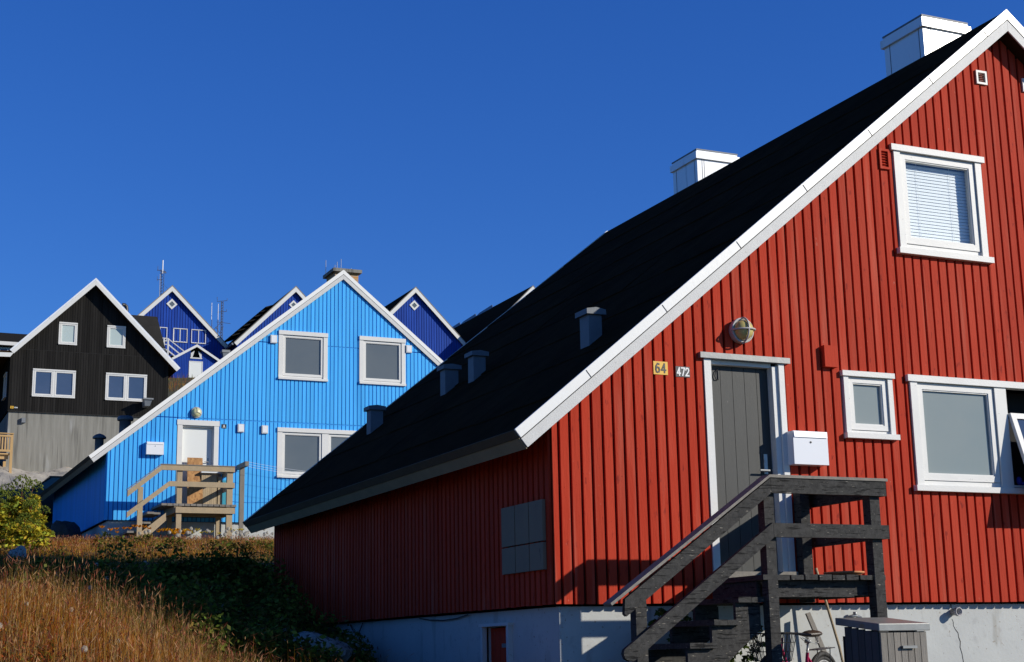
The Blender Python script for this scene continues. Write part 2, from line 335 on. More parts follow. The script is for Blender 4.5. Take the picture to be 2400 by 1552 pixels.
def cells(a, b, v0, top, openings, knots):
    xs = sorted(set([a, b] + [x for o in openings for x in (o[0], o[1]) if a < x < b] + [k for k in knots if a < k < b]))
    out = []
    for x0, x1 in zip(xs[:-1], xs[1:]):
        if x1 - x0 < 0.003: continue
        xm = (x0 + x1) / 2; t0, t1 = top(x0), top(x1); lo = v0; ok = True
        for o in sorted([o for o in openings if o[0] < xm < o[1]], key=lambda o: o[2]):
            if o[2] > min(t0, t1): continue
            if o[2] > lo: out.append((x0, x1, lo, o[2], o[2]))
            lo = max(lo, o[3])
        if lo < min(t0, t1) - 0.002: out.append((x0, x1, lo, t0, t1))
    return out
def cladding(mb, fr, a, b, v0, top, openings, knots, pitch, gap, th, first=None, hgaps=(), jit=0.0):
    """boards (material 0) standing th proud of a recessed backing (material 1)"""
    ops = list(openings) + [(a - 1, b + 1, h - 0.012, h + 0.012) for h in hgaps]
    for (x0, x1, lo, t0, t1) in cells(a, b, v0 + 0.01, top, openings, knots):
        P = fr.p
        mb.hexa([P(x0, lo, 0), P(x1, lo, 0), P(x1, lo, -0.03), P(x0, lo, -0.03), P(x0, t0, 0), P(x1, t1, 0), P(x1, t1, -0.03), P(x0, t0, -0.03)], 1)
    x = a; w1 = first if first else pitch
    while x < b - 0.01:
        e = min(x + w1 - gap, b)
        if e > x + 0.004:
            j = rng.uniform(-jit, jit); jd = rng.uniform(-0.0025, 0.0025) if jit else 0; jt = rng.uniform(-.5, .5) * jit
            for (x0, x1, lo, t0, t1) in cells(x, e, v0 + jt, top, ops, knots):
                P = fr.p; c = min(0.004, (x1 - x0) / 4); d = th + jd
                mb.hexa([P(x0, lo, d - c), P(x1, lo, d), P(x1, lo, 0), P(x0, lo, 0), P(x0, t0, d - c), P(x1, t1, d), P(x1, t1, 0), P(x0, t0, 0)], 0)
        x += w1 + j * 0; w1 = pitch
    for h in hgaps:
        pass

def window(parent, fr, u0, u1, v0, v1, cw=0.10, head=0.075, sill=0.07, ear=0.04, panes=None, glass=gl_grey, fm=white, d=0.05, sash=0.06, deep=0.03,
           side_l=None, gmats=None, bottom_rail=0.05, name='window'):
    """outer casing rect u0..u1, v0..v1 (head and sill included); panes: list of (a,b) inside"""
    w = MB()
    cl = side_l or cw
    fr.box(w, u0, u0 + cl, v0 + sill, v1 - head, -0.02, d); fr.box(w, u1 - cw, u1, v0 + sill, v1 - head, -0.02, d)
    fr.box(w, u0 + cl, u1 - cw, v0 + sill, v0 + sill + .004, -0.02, d - .03); fr.box(w, u0 + cl, u1 - cw, v1 - head - .004, v1 - head, -0.02, d - .03)
    panes = panes or [(u0 + cl, u1 - cw)]
    for (a, b), (c, e) in zip(panes[:-1], panes[1:]): fr.box(w, b, c, v0 + sill, v1 - head, -0.02, d)
    fo = obj(name, w, fm, parent)
    h = MB(); fr.box(h, u0 - ear, u1 + ear, v1 - head, v1, -0.02, d + 0.02); obj('head_board', h, fm, fo)
    s = MB(); fr.box(s, u0 - ear, u1 + ear, v0, v0 + sill, -0.02, d + 0.035); obj('sill', s, fm, fo)
    for i, (a, b) in enumerate(panes):
        lo, hi = v0 + sill, v1 - head
        q = MB(); z1 = deep
        fr.box(q, a, b, lo, lo + bottom_rail, -0.02, z1 - 0.012)       # bottom drip piece
        lo2 = lo + bottom_rail + 0.004; m = 0.008
        fr.box(q, a + m, a + m + sash, lo2, hi - m, -0.03, z1); fr.box(q, b - m - sash, b - m, lo2, hi - m, -0.03, z1)
        fr.box(q, a + m + sash, b - m - sash, hi - m - sash, hi - m, -0.03, z1); fr.box(q, a + m + sash, b - m - sash, lo2, lo2 + sash, -0.03, z1)
        g = 0.013
        ia, ib, il, ih = a + m + sash, b - m - sash, lo2 + sash, hi - m - sash
        fr.box(q, ia, ia + g, il, ih, -0.03, z1 - 0.01); fr.box(q, ib - g, ib, il, ih, -0.03, z1 - 0.01)
        fr.box(q, ia + g, ib - g, ih - g, ih, -0.03, z1 - 0.01); fr.box(q, ia + g, ib - g, il, il + g, -0.03, z1 - 0.01)
        sh = obj('sash', q, fm, fo)
        gp = MB(); fr.box(gp, ia + g, ib - g, il + g, ih - g, -0.012, -0.006)
        gm = gmats[i] if gmats else glass
        obj('glass', gp, gm, fo)
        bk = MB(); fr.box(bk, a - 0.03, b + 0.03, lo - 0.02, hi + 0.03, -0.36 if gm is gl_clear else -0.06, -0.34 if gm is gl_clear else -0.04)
        obj('dark_room_backing', bk, dark, fo)  # black panel paints the unlit room behind the pane
    return fo

def slab_roof(parent, xe, ze, xa, za, xr, zr, y0, y1, t, mat, name='roof'):
    """roof slab left eave (xe,ze) - ridge (xa,za) - right eave (xr,zr) top surface; t perpendicular thickness"""
    def off(p, q):
        d = Vector((q[0] - p[0], q[1] - p[1])).normalized(); return Vector((d.y, -d.x))
    nl = off((xe, ze), (xa, za)); nr = off((xa, za), (xr, zr))
    tv = t / max(0.2, abs(nl.y))
    poly = [(xe, ze), (xa, za), (xr, zr), (xr + nr.x * t, zr + nr.y * t), (xa, za - tv), (xe + nl.x * t, ze + nl.y * t)]
    m = MB(); m.prism([(p[0], y0, p[1]) for p in poly[:2]] + [(poly[4][0], y0, poly[4][1]), (poly[5][0], y0, poly[5][1])], (0, y1 - y0, 0))
    m.prism([(poly[1][0], y0, poly[1][1]), (poly[2][0], y0, poly[2][1]), (poly[3][0], y0, poly[3][1]), (poly[4][0], y0, poly[4][1])], (0, y1 - y0, 0))
    return obj(name, m, mat, parent)
def rake(parent, xe, ze, xa, za, xr, zr, y, t0, t1, th, mat, name):
    """board on the gable edge between perpendicular depths t0..t1 below the roof top surface"""
    m = MB()
    for (p, q) in (((xe, ze), (xa, za)), ((xa, za), (xr, zr))):
        d = Vector((q[0] - p[0], q[1] - p[1])).normalized(); n = Vector((d.y, -d.x)); v = 1.0 / abs(n.y)
        if p[0] == xe and p is not (xa, za) and p == (xe, ze):
            pts = [(p[0] + n.x * t0, p[1] + n.y * t0), (q[0] - 0.0012, q[1] - t0 * v), (q[0] - 0.0012, q[1] - t1 * v), (p[0] + n.x * t1, p[1] + n.y * t1)]
        else:
            pts = [(p[0] + 0.0012, p[1] - t0 * v), (q[0] + n.x * t0, q[1] + n.y * t0), (q[0] + n.x * t1, q[1] + n.y * t1), (p[0] + 0.0012, p[1] - t1 * v)]
        m.prism([(a, y, b) for a, b in pts], (0, th, 0))
    return obj(name, m, mat, parent)

def text_poly(mb, fr, s, u, v, h, w, gap, d0, d1, st):
    """block numerals and capitals drawn as thick strokes"""
    G = {'6': [[(.85, .95), (.5, 1), (.12, .7), (0.06, .35), (.2, .03), (.5, 0), (.8, .05), (.95, .28), (.8, .52), (.5, .58), (.2, .5), (.07, .3)]],
         '4': [[(.7, 0), (.7, 1), (0, .28), (1, .28)]], '7': [[(0, 1), (1, 1), (.35, 0)]],
         '2': [[(.05, .75), (.2, .97), (.5, 1), (.8, .95), (.95, .72), (.8, .5), (.0, .0), (1, 0)]],
         'A': [[(0, 0), (.5, 1), (1, 0)], [(.2, .36), (.8, .36)]], '5': [[(.95, 1), (.1, 1), (.08, .55), (.5, .62), (.92, .5), (.92, .15), (.5, 0), (.05, .08)]],
         '0': [[(.5, 0), (.05, .2), (.05, .8), (.5, 1), (.95, .8), (.95, .2), (.5, 0)]], '3': [[(0.05, .9), (.5, 1), (.9, .8), (.5, .55), (.95, .3), (.5, 0), (0, .1)]]}
    for ch in s:
        for pl in G[ch]:
            for i, (p, q) in enumerate(zip(pl[:-1], pl[1:])):
                a = fr.p(u + p[0] * w, v + p[1] * h, (d0 + d1) / 2 + 0.0001 * i); b = fr.p(u + q[0] * w, v + q[1] * h, (d0 + d1) / 2 + 0.0001 * i)
                dd = (b - a).normalized() * st * 0.45
                mb.beam(a - dd, b + dd, st, d1 - d0, fr.n)
        u += w + gap
exec_parts = []

# ------------------------------------------------------------------ terrain
CP = [(-6, -12.4, -2.0), (-9, -14, -2.1), (0, -14, -2.1), (8, -12, -1.8), (6, -5, -1.4), (2.5, -1.5, -1.22), (2.5, 0.1, -1.2), (6, 0.1, -1.15), (12, 0, -1.1), (0.2, -1.2, -1.2), (0.0, -0.2, -1.05),
      (-0.1, 2, -0.95), (-0.05, 4.3, -0.62), (-0.05, 6, -0.28), (-0.05, 7.4, 0.05), (0, 9.6, 0.42), (6, 9.8, 0.5), (12, 9.8, 0.7), (12, 5, 0.0),
      (-1.6, 0, -1.12), (-3.2, 0.6, -0.56), (-1.6, 4, -0.45), (-1.6, 8, 0.3), (-2.5, 0, -1.02), (-4.2, -4, -1.25), (-4.1, -2, -0.78), (-4, 0, -0.30), (-3.7, 2, -0.08), (-3.5, 5, 0.10), (-3.5, 9, 0.52), (-3, 13, 1.02),
      (-6.5, -4, -1.1), (-7, 2, -0.2), (-8, 10, 0.8), (-2.6, 17, 1.47), (0, 17, 1.5), (4, 17, 1.6), (10, 17, 1.8), (0, 21, 2.02), (0, 23.4, 2.22), (3, 23.4, 2.26), (7, 24, 2.4), (12, 24.5, 2.4),
      (-3, 23, 2.1), (-8, 20, 1.9), (-0.6, 25, 2.35), (-0.8, 30, 2.9), (-1, 34, 3.35), (3, 35.5, 3.8), (12, 35, 3.8), (-6, 34, 3.4), (-1, 38, 4.2), (2, 43, 5.4), (-1, 47, 6.5), (3, 47.5, 6.6), (8, 48, 7.0),
      (-8, 47, 6.4), (-1, 56, 9.0), (8, 60, 10), (-12, 60, 9.5), (20, 60, 10), (14, 85, 16.5), (17, 97, 19.4), (17.5, 101, 20.6), (19, 111, 23), (30, 111, 23.5), (42, 111, 24.5), (54, 111, 25.5), (20, 125, 26),
      (0, 100, 19), (60, 80, 18), (90, 120, 27), (-30, 30, 2), (-30, -20, -4), (30, -20, -3), (30, 20, 2), (-60, 100, 18), (120, 0, -4), (-120, 0, -6), (0, -120, -22), (120, 220, 24), (-120, 220, 20), (0, 240, 24),
      (300, 300, 8), (-300, 300, 8), (300, -300, -40), (-300, -300, -40), (300, 0, -10), (-300, 0, -10), (0, -300, -40), (0, 380, 10)]
_c = np.array(CP, float); _n = len(_c)
def _phi(r): return np.sqrt(r * r + 1.0)
_A = np.zeros((_n + 3, _n + 3)); _d = np.hypot(_c[:, None, 0] - _c[None, :, 0], _c[:, None, 1] - _c[None, :, 1])
_A[:_n, :_n] = _phi(_d); _A[:_n, _n] = 1; _A[:_n, _n + 1:] = _c[:, :2]; _A[_n, :_n] = 1; _A[_n + 1:, :_n] = _c[:, :2].T
_w = np.linalg.solve(_A, np.concatenate([_c[:, 2], np.zeros(3)]))
def ground(x, y):
    x = np.atleast_1d(np.asarray(x, float)); y = np.atleast_1d(np.asarray(y, float)); out = np.zeros(len(x))
    for i in range(0, len(x), 20000):
        xs, ys = x[i:i + 20000], y[i:i + 20000]
        r = np.hypot(xs[:, None] - _c[None, :, 0], ys[:, None] - _c[None, :, 1])
        out[i:i + 20000] = _phi(r) @ _w[:_n] + _w[_n] + xs * _w[_n + 1] + ys * _w[_n + 2]
    k = 1 / (1 + ((x / 60) ** 2 + (y / 60) ** 2))
    return out + 0.05 * np.sin(x * 2.3 + 1) * np.cos(y * 1.9) * k + 0.03 * np.sin(x * 5.1) * np.sin(y * 4.7 + 2) * k
def gz(x, y): return float(ground(x, y)[0])
def make_ground():
    n = 300; s = np.linspace(-1, 1, n); k = 5.2
    X = np.sinh(s * k) / np.sinh(k) * 420; Y = 12 + np.sinh(s * k) / np.sinh(k) * 420
    gx, gy = np.meshgrid(X, Y); z = ground(gx.ravel(), gy.ravel())
    v = np.stack([gx.ravel(), gy.ravel(), z], 1)
    i = np.arange(n - 1)[:, None] * n + np.arange(n - 1)[None, :]; i = i.ravel()
    f = np.stack([i, i + 1, i + n + 1, i + n], 1)
    me = bpy.data.meshes.new("ground"); me.from_pydata(v.tolist(), [], f.tolist()); me.polygons.foreach_set('use_smooth', [True] * len(f))
    soil = M("hillside_soil_and_turf", (0.060, 0.048, 0.020), (0.035, 0.045, 0.014), 0.95, 1.2, (1, 1, 1), 0.9, 0.6, 14,
             spots=[((0.13, 0.065, 0.028), 0.8, (1, 1, 1), 0.52, 0.1, 0.8), ((0.12, 0.11, 0.03), 3, (1, 1, 1), 0.6, 0.06, 0.6)])
    me.materials.append(soil); o = bpy.data.objects.new("ground", me); COL.objects.link(o); structure(o)
make_ground()

# ------------------------------------------------------------------ the two big row houses (same building type)
TAN = 0.8144
def row_house(ox, oy, oz, root, body, under, openings, side_open, back_len, pitch, gap, hgaps, jit, th=0.022, oh=0.222, XA=5.89, ZA=6.72):
    XE, ZE = -0.46, 1.55
    XR = 2 * XA - XE
    W = 2 * XA
    fr = Frame((ox, oy, oz), (1, 0, 0), (0, -1, 0))
    top = lambda u: min(1.425 + (u + 0.35) * TAN, 1.425 + (W - u + 0.35) * TAN)
    m = MB(); cladding(m, fr, 0.0, W, 0.0, top, openings, [XA], pitch, gap, th, first=pitch * 0.72, hgaps=hgaps, jit=jit)
    obj('front_wall', m, [body, under], root)
    if hgaps:
        m = MB()
        for h in hgaps:
            for (x0, x1, lo, t0, t1) in cells(0.02, W - 0.02, h - 0.006, lambda u: min(top(u), h + 0.006), openings, []):
                if t0 >= h: fr.box(m, x0, x1, h - 0.006, h + 0.006, 0.0, 0.012)
        obj('floor_line_strip', m, body, root)
    fs = Frame((ox, oy + back_len, oz), (0, -1, 0), (-1, 0, 0))       # left side wall, u from the back corner to the front
    m = MB(); cladding(m, fs, 0.0, back_len, 0.0, lambda u: 1.66, side_open, [], pitch, gap, th, jit=jit)
    obj('side_wall', m, [body, under], root)
    fb = Frame((ox + W, oy + back_len, oz), (-1, 0, 0), (0, 1, 0))
    m = MB(); cladding(m, fb, 0.0, W, 0.0, top, [], [XA], pitch, gap, th); obj('back_wall', m, [body, under], root)
    f2 = Frame((ox + W, oy, oz), (0, 1, 0), (1, 0, 0))
    m = MB(); cladding(m, f2, 0.0, back_len, 0.0, lambda u: 1.66, [], [], pitch, gap, th); obj('side_wall', m, [body, under], root)
    e = lambda x, z: (ox + x, oz + z)
    xe, ze = e(XE, ZE); xa, za = e(XA, ZA); xr, zr = e(XR, ZE)
    slab_roof(root, xe, ze, xa, za, xr, zr, oy - oh + 0.027, oy + back_len + 0.15, 0.19, felt, 'roof')
    rake(root, xe, ze + .0, xa, za, xr, zr, oy - oh, -0.012, 0.082, 0.026, cap_m, 'rake_cap')
    rake(root, xe, ze, xa, za, xr, zr, oy - oh + .008, 0.092, 0.192, 0.018, white_b, 'rake_board')
    rake(root, xe, ze + .0, xa, za, xr, zr, oy + back_len + 0.151, -0.012, 0.192, 0.02, cap_m, 'rake_cap')
    # eaves: capping strip above, painted board below, both standing a little off the roof end
    d = Vector((XA - XE, 0, ZA - ZE)).normalized(); n = Vector((d.z, 0, -d.x))
    for t0, t1, off, mt, nm in ((-0.012, 0.075, 0.016, ventm, 'eaves_metal'), (0.080, 0.20, 0.010, white_b, 'fascia_board')):
        for sx in (1, -1):
            m = MB()
            bx, bz = (XE, ZE) if sx == 1 else (XR, ZE)
            q = []
            for t, o_ in ((t0, 0.001), (t0, off), (t1, off), (t1, 0.001)):
                q.append((ox + bx + sx * (n.x * t - d.x * o_), oy - oh + 0.03, oz + bz + n.z * t - d.z * o_))
            m.prism(q, (0, back_len + oh + 0.11, 0)); obj(nm, m, fascia_shade_tone if nm == 'fascia_board' else eaves_shade_tone, root)
    return fr, fs

def louvre_vent(parent, fr, u0, u1, v0, v1, mat, n=5):
    m = MB(); b = 0.025
    fr.box(m, u0, u1, v0, v0 + b, -0.01, 0.05); fr.box(m, u0, u1, v1 - b, v1, -0.01, 0.05)
    fr.box(m, u0, u0 + b, v0 + b, v1 - b, -0.01, 0.05); fr.box(m, u1 - b, u1, v0 + b, v1 - b, -0.01, 0.05)
    hh = (v1 - v0 - 2 * b) / n
    for i in range(n):
        z = v0 + b + i * hh
        P = fr.p
        m.hexa([P(u0 + b, z, 0.045), P(u1 - b, z, 0.045), P(u1 - b, z, 0.035), P(u0 + b, z, 0.035),
                P(u0 + b, z + hh * .75, 0.012), P(u1 - b, z + hh * .75, 0.012), P(u1 - b, z + hh * .75, 0.002), P(u0 + b, z + hh * .75, 0.002)])
    o = obj('louvre', m, mat, parent)
    k = MB(); fr.box(k, u0 + b, u1 - b, v0 + b, v1 - b, 0.0, 0.003); obj('vent_opening', k, dark, o)
    return o

# ---- red house
RH = thing('red_house', (5.9, 4.8, -1.2), 'large red boarded house with black felt roof, charcoal door and white trimmed windows', 'house')
r_open = [(4.22, 5.48, 3.72, 4.93), (3.35, 3.99, 1.68, 2.35), (4.21, 6.75, 1.16, 2.35), (1.68, 2.63, 0.22, 2.40), (8.2, 9.3, 1.2, 2.3)]
frR, fsR = row_house(0, 0, 0, RH, red, red_groove_shade, r_open, [], 9.46, 0.117, 0.033, [], 0.006, th=0.030)
window(RH, frR, 4.235, 5.455, 3.70, 4.94, cw=0.085, glass=gl_clear, head=0.07, sill=0.065, bottom_rail=0.06, sash=0.07)
# venetian blind behind the upper window
bl = MB()
for i in range(24):
    z = 3.89 + i * 0.037
    P = frR.p
    bl.hexa([P(4.36, z, -0.067), P(5.34, z, -0.067), P(5.34, z, -0.070), P(4.36, z, -0.070),
             P(4.36, z + 0.034, -0.074), P(5.34, z + 0.034, -0.074), P(5.34, z + 0.034, -0.077), P(4.36, z + 0.034, -0.077)])
for u in (4.62, 5.08): bl.tube([frR.p(u, 3.88, -0.058), frR.p(u, 4.79, -0.058)], 0.0015, 5)
obj('venetian_blind', bl, blindm, RH)
window(RH, frR, 3.36, 3.985, 1.66, 2.365, cw=0.06, head=0.055, sill=0.055, bottom_rail=0.035, sash=0.055, ear=0.022, glass=gl_red)
bw = window(RH, frR, 4.22, 6.74, 1.14, 2.37, cw=0.09, head=0.07, sill=0.06, panes=[(4.31, 5.36), (5.52, 6.65)], glass=gl_red, sash=0.065, bottom_rail=0.055, gmats=[gl_red, gl_clear])
# second light is a top-hung sash pushed open: drop its closed sash and build it tilted
for c in list(bw.children):
    if c.name.startswith('sash.') or c.name.startswith('glass.'):
        vs = np.array([v.co[:] for v in c.data.vertices])
        if len(vs) and vs[:, 0].min() + ORG[bw.name].x * 0 + 5.9 > 5.45:
            bpy.data.objects.remove(c)
m = MB(); T = R(17)
def tilt(u, s, d=0.0):   # s = distance down from the hinge
    return frR.p(u, 2.02 - s * math.cos(T) - d * math.sin(T) * 0, 0.03 + s * math.sin(T) + d)
for (a, b, s0, s1) in ((5.535, 5.60, 0, 1.06), (6.57, 6.635, 0, 1.06), (5.60, 6.57, 0, 0.065), (5.60, 6.57, 0.995, 1.06)):
    m.hexa([tilt(a, s1, .045), tilt(b, s1, .045), tilt(b, s1, 0), tilt(a, s1, 0), tilt(a, s0, .045), tilt(b, s0, .045), tilt(b, s0, 0), tilt(a, s0, 0)])
osash = obj('open_sash', m, white, bw)
m = MB(); m.hexa([tilt(5.60, .995, .025), tilt(6.57, .995, .025), tilt(6.57, .995, .02), tilt(5.60, .995, .02), tilt(5.60, .065, .025), tilt(6.57, .065, .025), tilt(6.57, .065, .02), tilt(5.60, .065, .02)])
obj('open_pane', m, gl_black, bw)
m = MB(); frR.box(m, 5.525, 6.64, 1.215, 1.24, -0.03, 0.02); obj('window_ledge', m, white, bw)
m = MB(); g_ = random.Random(2)
for k in range(16):
    u = 5.62 + k * .05; frR.box(m, u, u + .07, 1.24, 1.26 + g_.uniform(.02, .09), -0.02 - g_.uniform(0, .03), 0.02 + g_.uniform(0, .02))
cl_ = obj('cloth', m, clothm); tag(cl_, 'royal blue cloth bunched on the sill of the open red house window', 'cloth'); sb_ = cl_.modifiers.new('s', 'SUBSURF'); sb_.levels = 2; sb_.render_levels = 2
window(RH, frR, 8.2, 9.3, 1.2, 2.3, glass=gl_red)
louvre_vent(RH, frR, 4.04, 4.18, 4.64, 4.87, red, 6)
louvre_vent(RH, frR, 5.51, 5.665, 5.835, 6.0, white, 5)
louvre_vent(RH, frR, 6.20, 6.355, 5.835, 6.0, white, 5)
m = MB(); frR.box(m, 3.115, 3.275, 2.385, 2.61, -0.01, 0.085); obj('extractor_hood', m, red, RH)
# door
m = MB(); frR.box(m, 1.685, 1.765, 0.20, 2.385, -0.02, 0.045); frR.box(m, 2.565, 2.63, 0.20, 2.385, -0.02, 0.045)
frR.box(m, 1.765, 1.79, 0.26, 2.385, -0.11, -0.0); frR.box(m, 2.50, 2.564, 0.26, 2.36, -0.11, 0.02); frR.box(m, 1.79, 2.50, 2.345, 2.385, -0.11, 0.0)
obj('door_frame', m, white, RH)
m = MB(); frR.box(m, 1.63, 2.69, 2.388, 2.445, -0.02, 0.075); obj('door_head_board', m, metal, RH)
m = MB(); x = 1.792
for k, wd in enumerate((.145, .142, .14, .145, .133)):
    frR.box(m, x, x + wd - 0.005, 0.30, 2.342, -0.10, -0.065); x += wd
dr = obj('door', m, door_g, RH)
m = MB(); frR.box(m, 2.395, 2.435, 1.27, 1.47, -0.064, -0.052); m.tube([frR.p(2.415, 1.30, -0.05), frR.p(2.415, 1.30, 0.0)], 0.010, 10); m.tube([frR.p(2.425, 1.30, -0.004), frR.p(2.31, 1.30, -0.004)], 0.010, 8)
m.lathe(frR.p(2.415, 1.40, -0.052), (0, -1, 0), [(0.0, .006), (0.014, .006), (0.014, 0)], 14); obj('door_handle', m, chrome, dr)
m = MB(); pts = [frR.p(1.905, 2.31, -0.055), frR.p(1.875, 2.28, -0.05), frR.p(1.862, 2.235, -0.05), frR.p(1.875, 2.20, -0.05), frR.p(1.905, 2.20, -0.052)]
m.tube(pts, 0.005, 6); m.tube([frR.p(1.905, 2.33, -0.06), frR.p(1.905, 2.20, -0.06)], 0.004, 6); obj('door_hook', m, blackm, dr)
m = MB(); frR.box(m, 1.70, 2.62, 0.235, 0.298, -0.11, 0.10); obj('door_step', m, worn_cap, RH)
# foundation
m = MB()
def plinth(m, x0, x1, y0, y1, z0, z1, t=0.18):
    m.box(x0, x1, y0, y0 + t, z0, z1); m.box(x0, x1, y1 - t, y1, z0, z1); m.box(x0, x0 + t, y0 + t, y1 - t, z0, z1); m.box(x1 - t, x1, y0 + t, y1 - t, z0, z1)
m.box(0.08, 11.70, 0.08, 0.26, -2.3, -0.02); m.box(0.08, 11.70, 9.2, 9.38, -2.3, -0.02); m.box(11.52, 11.70, 0.26, 9.2, -2.3, -0.02)
m.box(0.08, 0.26, 0.26, 1.17, -2.3, -0.02); m.box(0.08, 0.26, 1.76, 9.2, -2.3, -0.02); m.box(0.08, 0.26, 1.17, 1.76, -0.17, -0.02)
fnd = obj('foundation', m, plaster, RH)
m = MB(); m.box(0.03, 0.10, 1.76, 1.81, -1.2, -0.165); m.box(0.03, 0.10, 1.12, 1.17, -1.2, -0.165); m.box(0.02, 0.10, 1.10, 1.83, -0.165, -0.135)
obj('cellar_door_frame', m, white_b, RH)
m = MB()
for k in range(5): m.box(0.125, 0.155, 1.18 + k * 0.116, 1.18 + k * 0.116 + 0.112, -1.2, -0.18)
cdr = obj('cellar_door', m, red, RH)
m = MB(); m.box(0.112, 0.124, 1.22, 1.46, -0.375, -0.335); m.box(0.108, 0.126, 1.185, 1.205, -0.43, -0.27); obj('hasp', m, metal, cdr)
# crack in the plaster
m = MB(); z = -0.20; x = 4.64; 
crk = [(4.635, -0.17), (4.65, -0.20), (4.648, -0.24), (4.672, -0.28), (4.70, -0.31), (4.705, -0.36), (4.722, -0.40), (4.712, -0.46), (4.73, -0.52), (4.74, -0.60), (4.735, -0.7), (4.76, -0.8), (4.75, -0.95)]
for i, ((a, b), (c, e)) in enumerate(zip(crk[:-1], crk[1:])):
    wd = 0.003 + 0.006 * min(1, i / 6) * rng.uniform(.6, 1.2)
    m.beam((a, 0.0785 - .0002 * (i % 2), b), (c, 0.0785 - .0002 * (i % 2), e - .002), wd, 0.002, (0, 1, 0))
obj('plaster_crack', m, seam, fnd)
m = MB(); m.lathe((4.645, 0.08, -0.10), (0, -1, 0), [(0.034, 0), (0.034, 0.075), (0.045, 0.076), (0.045, 0.11), (0.036, 0.11), (0.036, 0.02), (0, 0.02)], 20); dp = obj('drain_pipe', m, greyplastic, RH, True)
m = MB(); m.lathe((4.645, 0.058, -0.10), (0, -1, 0), [(0.0355, 0.0), (0, 0.001)], 20); obj('pipe_mouth', m, dark, dp)
m = MB(); m.tube([(4.625, 0.07, 0.0), (4.627, 0.068, -0.03), (4.622, 0.06, -0.065)], 0.004, 6); obj('cable', m, blackm, RH)
m = MB(); m.tube([(3.30, 0.08, -0.145), (3.30, 0.03, -0.14), (3.36, 0.02, -0.125), (3.43, 0.02, -0.15)], [0.018, 0.016, 0.02, 0.014], 10); m.lathe((3.36, 0.02, -0.12), (0, 0, 1), [(0.0, .03), (.02, .03), (.024, 0), (0, -.01)], 12)
obj('outdoor_tap', m, chrome, RH, True)
# loose cables along the side foundation
m = MB(); m.tube([(0.06, 6.1, -0.04), (0.05, 5.95, -0.12), (0.05, 5.82, -0.17), (0.05, 5.72, -0.15), (0.06, 5.6, -0.03)], 0.008, 6); obj('cable', m, blackm, RH); m = MB()
m.tube([(0.055, 3.6, -0.03), (0.055, 3.3, -0.055), (0.055, 2.9, -0.07), (0.055, 2.5, -0.06), (0.055, 2.2, -0.03)], 0.006, 6); obj('cable', m, blackm, RH)
# boarded shutter on the side wall
m = MB()
for k, (a, b) in enumerate(((0.10, 0.388), (0.404, 0.706), (0.722, 1.03))):
    m.box(-0.062, -0.026, a, b, 0.32, 0.570); m.box(-0.062, -0.026, a, b, 0.584, 0.965)
sh = obj('shutter', m, shutm, RH); m = MB(); m.box(-0.026, -0.022, 0.11, 1.02, 0.33, 0.955); obj('shutter_batten', m, seam, sh)
# rake cap joints
for s_ in (0.95, 2.05, 3.2, 4.3, 5.45, 6.6, 7.7):
    dd = Vector((6.35, 0, 5.17)).normalized(); n_ = Vector((dd.z, 0, -dd.x)); p = Vector((-0.46, -0.2235, 1.55)) + dd * s_; m = MB()
    m.beam(p - n_ * 0.0, p + n_ * 0.087, 0.006, 0.004, (0, 1, 0)); m.beam(p + n_ * 0.087 - dd * .0, p + n_ * .087 + dd * 0.035, 0.006, 0.004, (0, 1, 0)); obj('cap_joint', m, seam, RH)
# overlapping felt courses on the visible slope
_fd = Vector((6.35, 0, 5.17)).normalized(); _fn = Vector((-_fd.z, 0, _fd.x)); g_ = random.Random(12)
for k in range(8):
    y0 = -0.19; m = MB()
    while y0 < 9.6:
        y1 = min(9.6, y0 + g_.uniform(.7, 1.6)); s0 = 0.55 + k * 0.93 + g_.uniform(-.012, .012); hh = g_.uniform(.006, .016)
        a_ = Vector((-0.46, y0 + .002, 1.55)) + _fd * s0; b_ = Vector((-0.46, y0 + .002, 1.55)) + _fd * (s0 + .9)
        m.prism([a_, a_ + _fn * hh, b_ + _fn * .002, b_], (0, y1 - y0 - .002, 0)); y0 = y1
    obj('felt_course', m, felt, RH)
# chimneys
def clad_chimney(x0, x1, y0, y1, z0, z1, parent):
    m = MB(); m.box(x0, x1, y0, y1, z0, z1 - 0.17)
    c = obj('chimney', m, zinc, parent)
    m = MB(); o = 0.035; m.box(x0 - o, x1 + o, y0 - o, y1 + o, z1 - 0.169, z1 - 0.06)
    m.box(x0 - 0.005, x1 + 0.005, y0 - 0.005, y1 + 0.005, z1 - 0.0595, z1 - 0.022); obj('chimney_collar', m, zinc, c)
    m = MB(); m.box(x0 - 0.012, x1 + 0.012, y0 - 0.012, y1 + 0.012, z1 - 0.0215, z1); obj('chimney_rim', m, ventm, c)
    m = MB(); t = 0.003
    for fx in (0.11, 0.86): m.box(x0 - t, x0 - 0.0005, y0 + (y1 - y0) * fx - .004, y0 + (y1 - y0) * fx + .004, z0, z1 - 0.171)
    for fx in (0.12, 0.17, 0.9): m.box(x0 + (x1 - x0) * fx - .003, x0 + (x1 - x0) * fx + .003, y0 - t, y0 - 0.0005, z0, z1 - 0.171)
    obj('cladding_seam', m, seam, c)
clad_chimney(6.20, 6.93, 1.56, 2.33, 5.9, 7.47, RH)
clad_chimney(6.20, 6.96, 7.08, 7.84, 5.9, 7.455, RH)
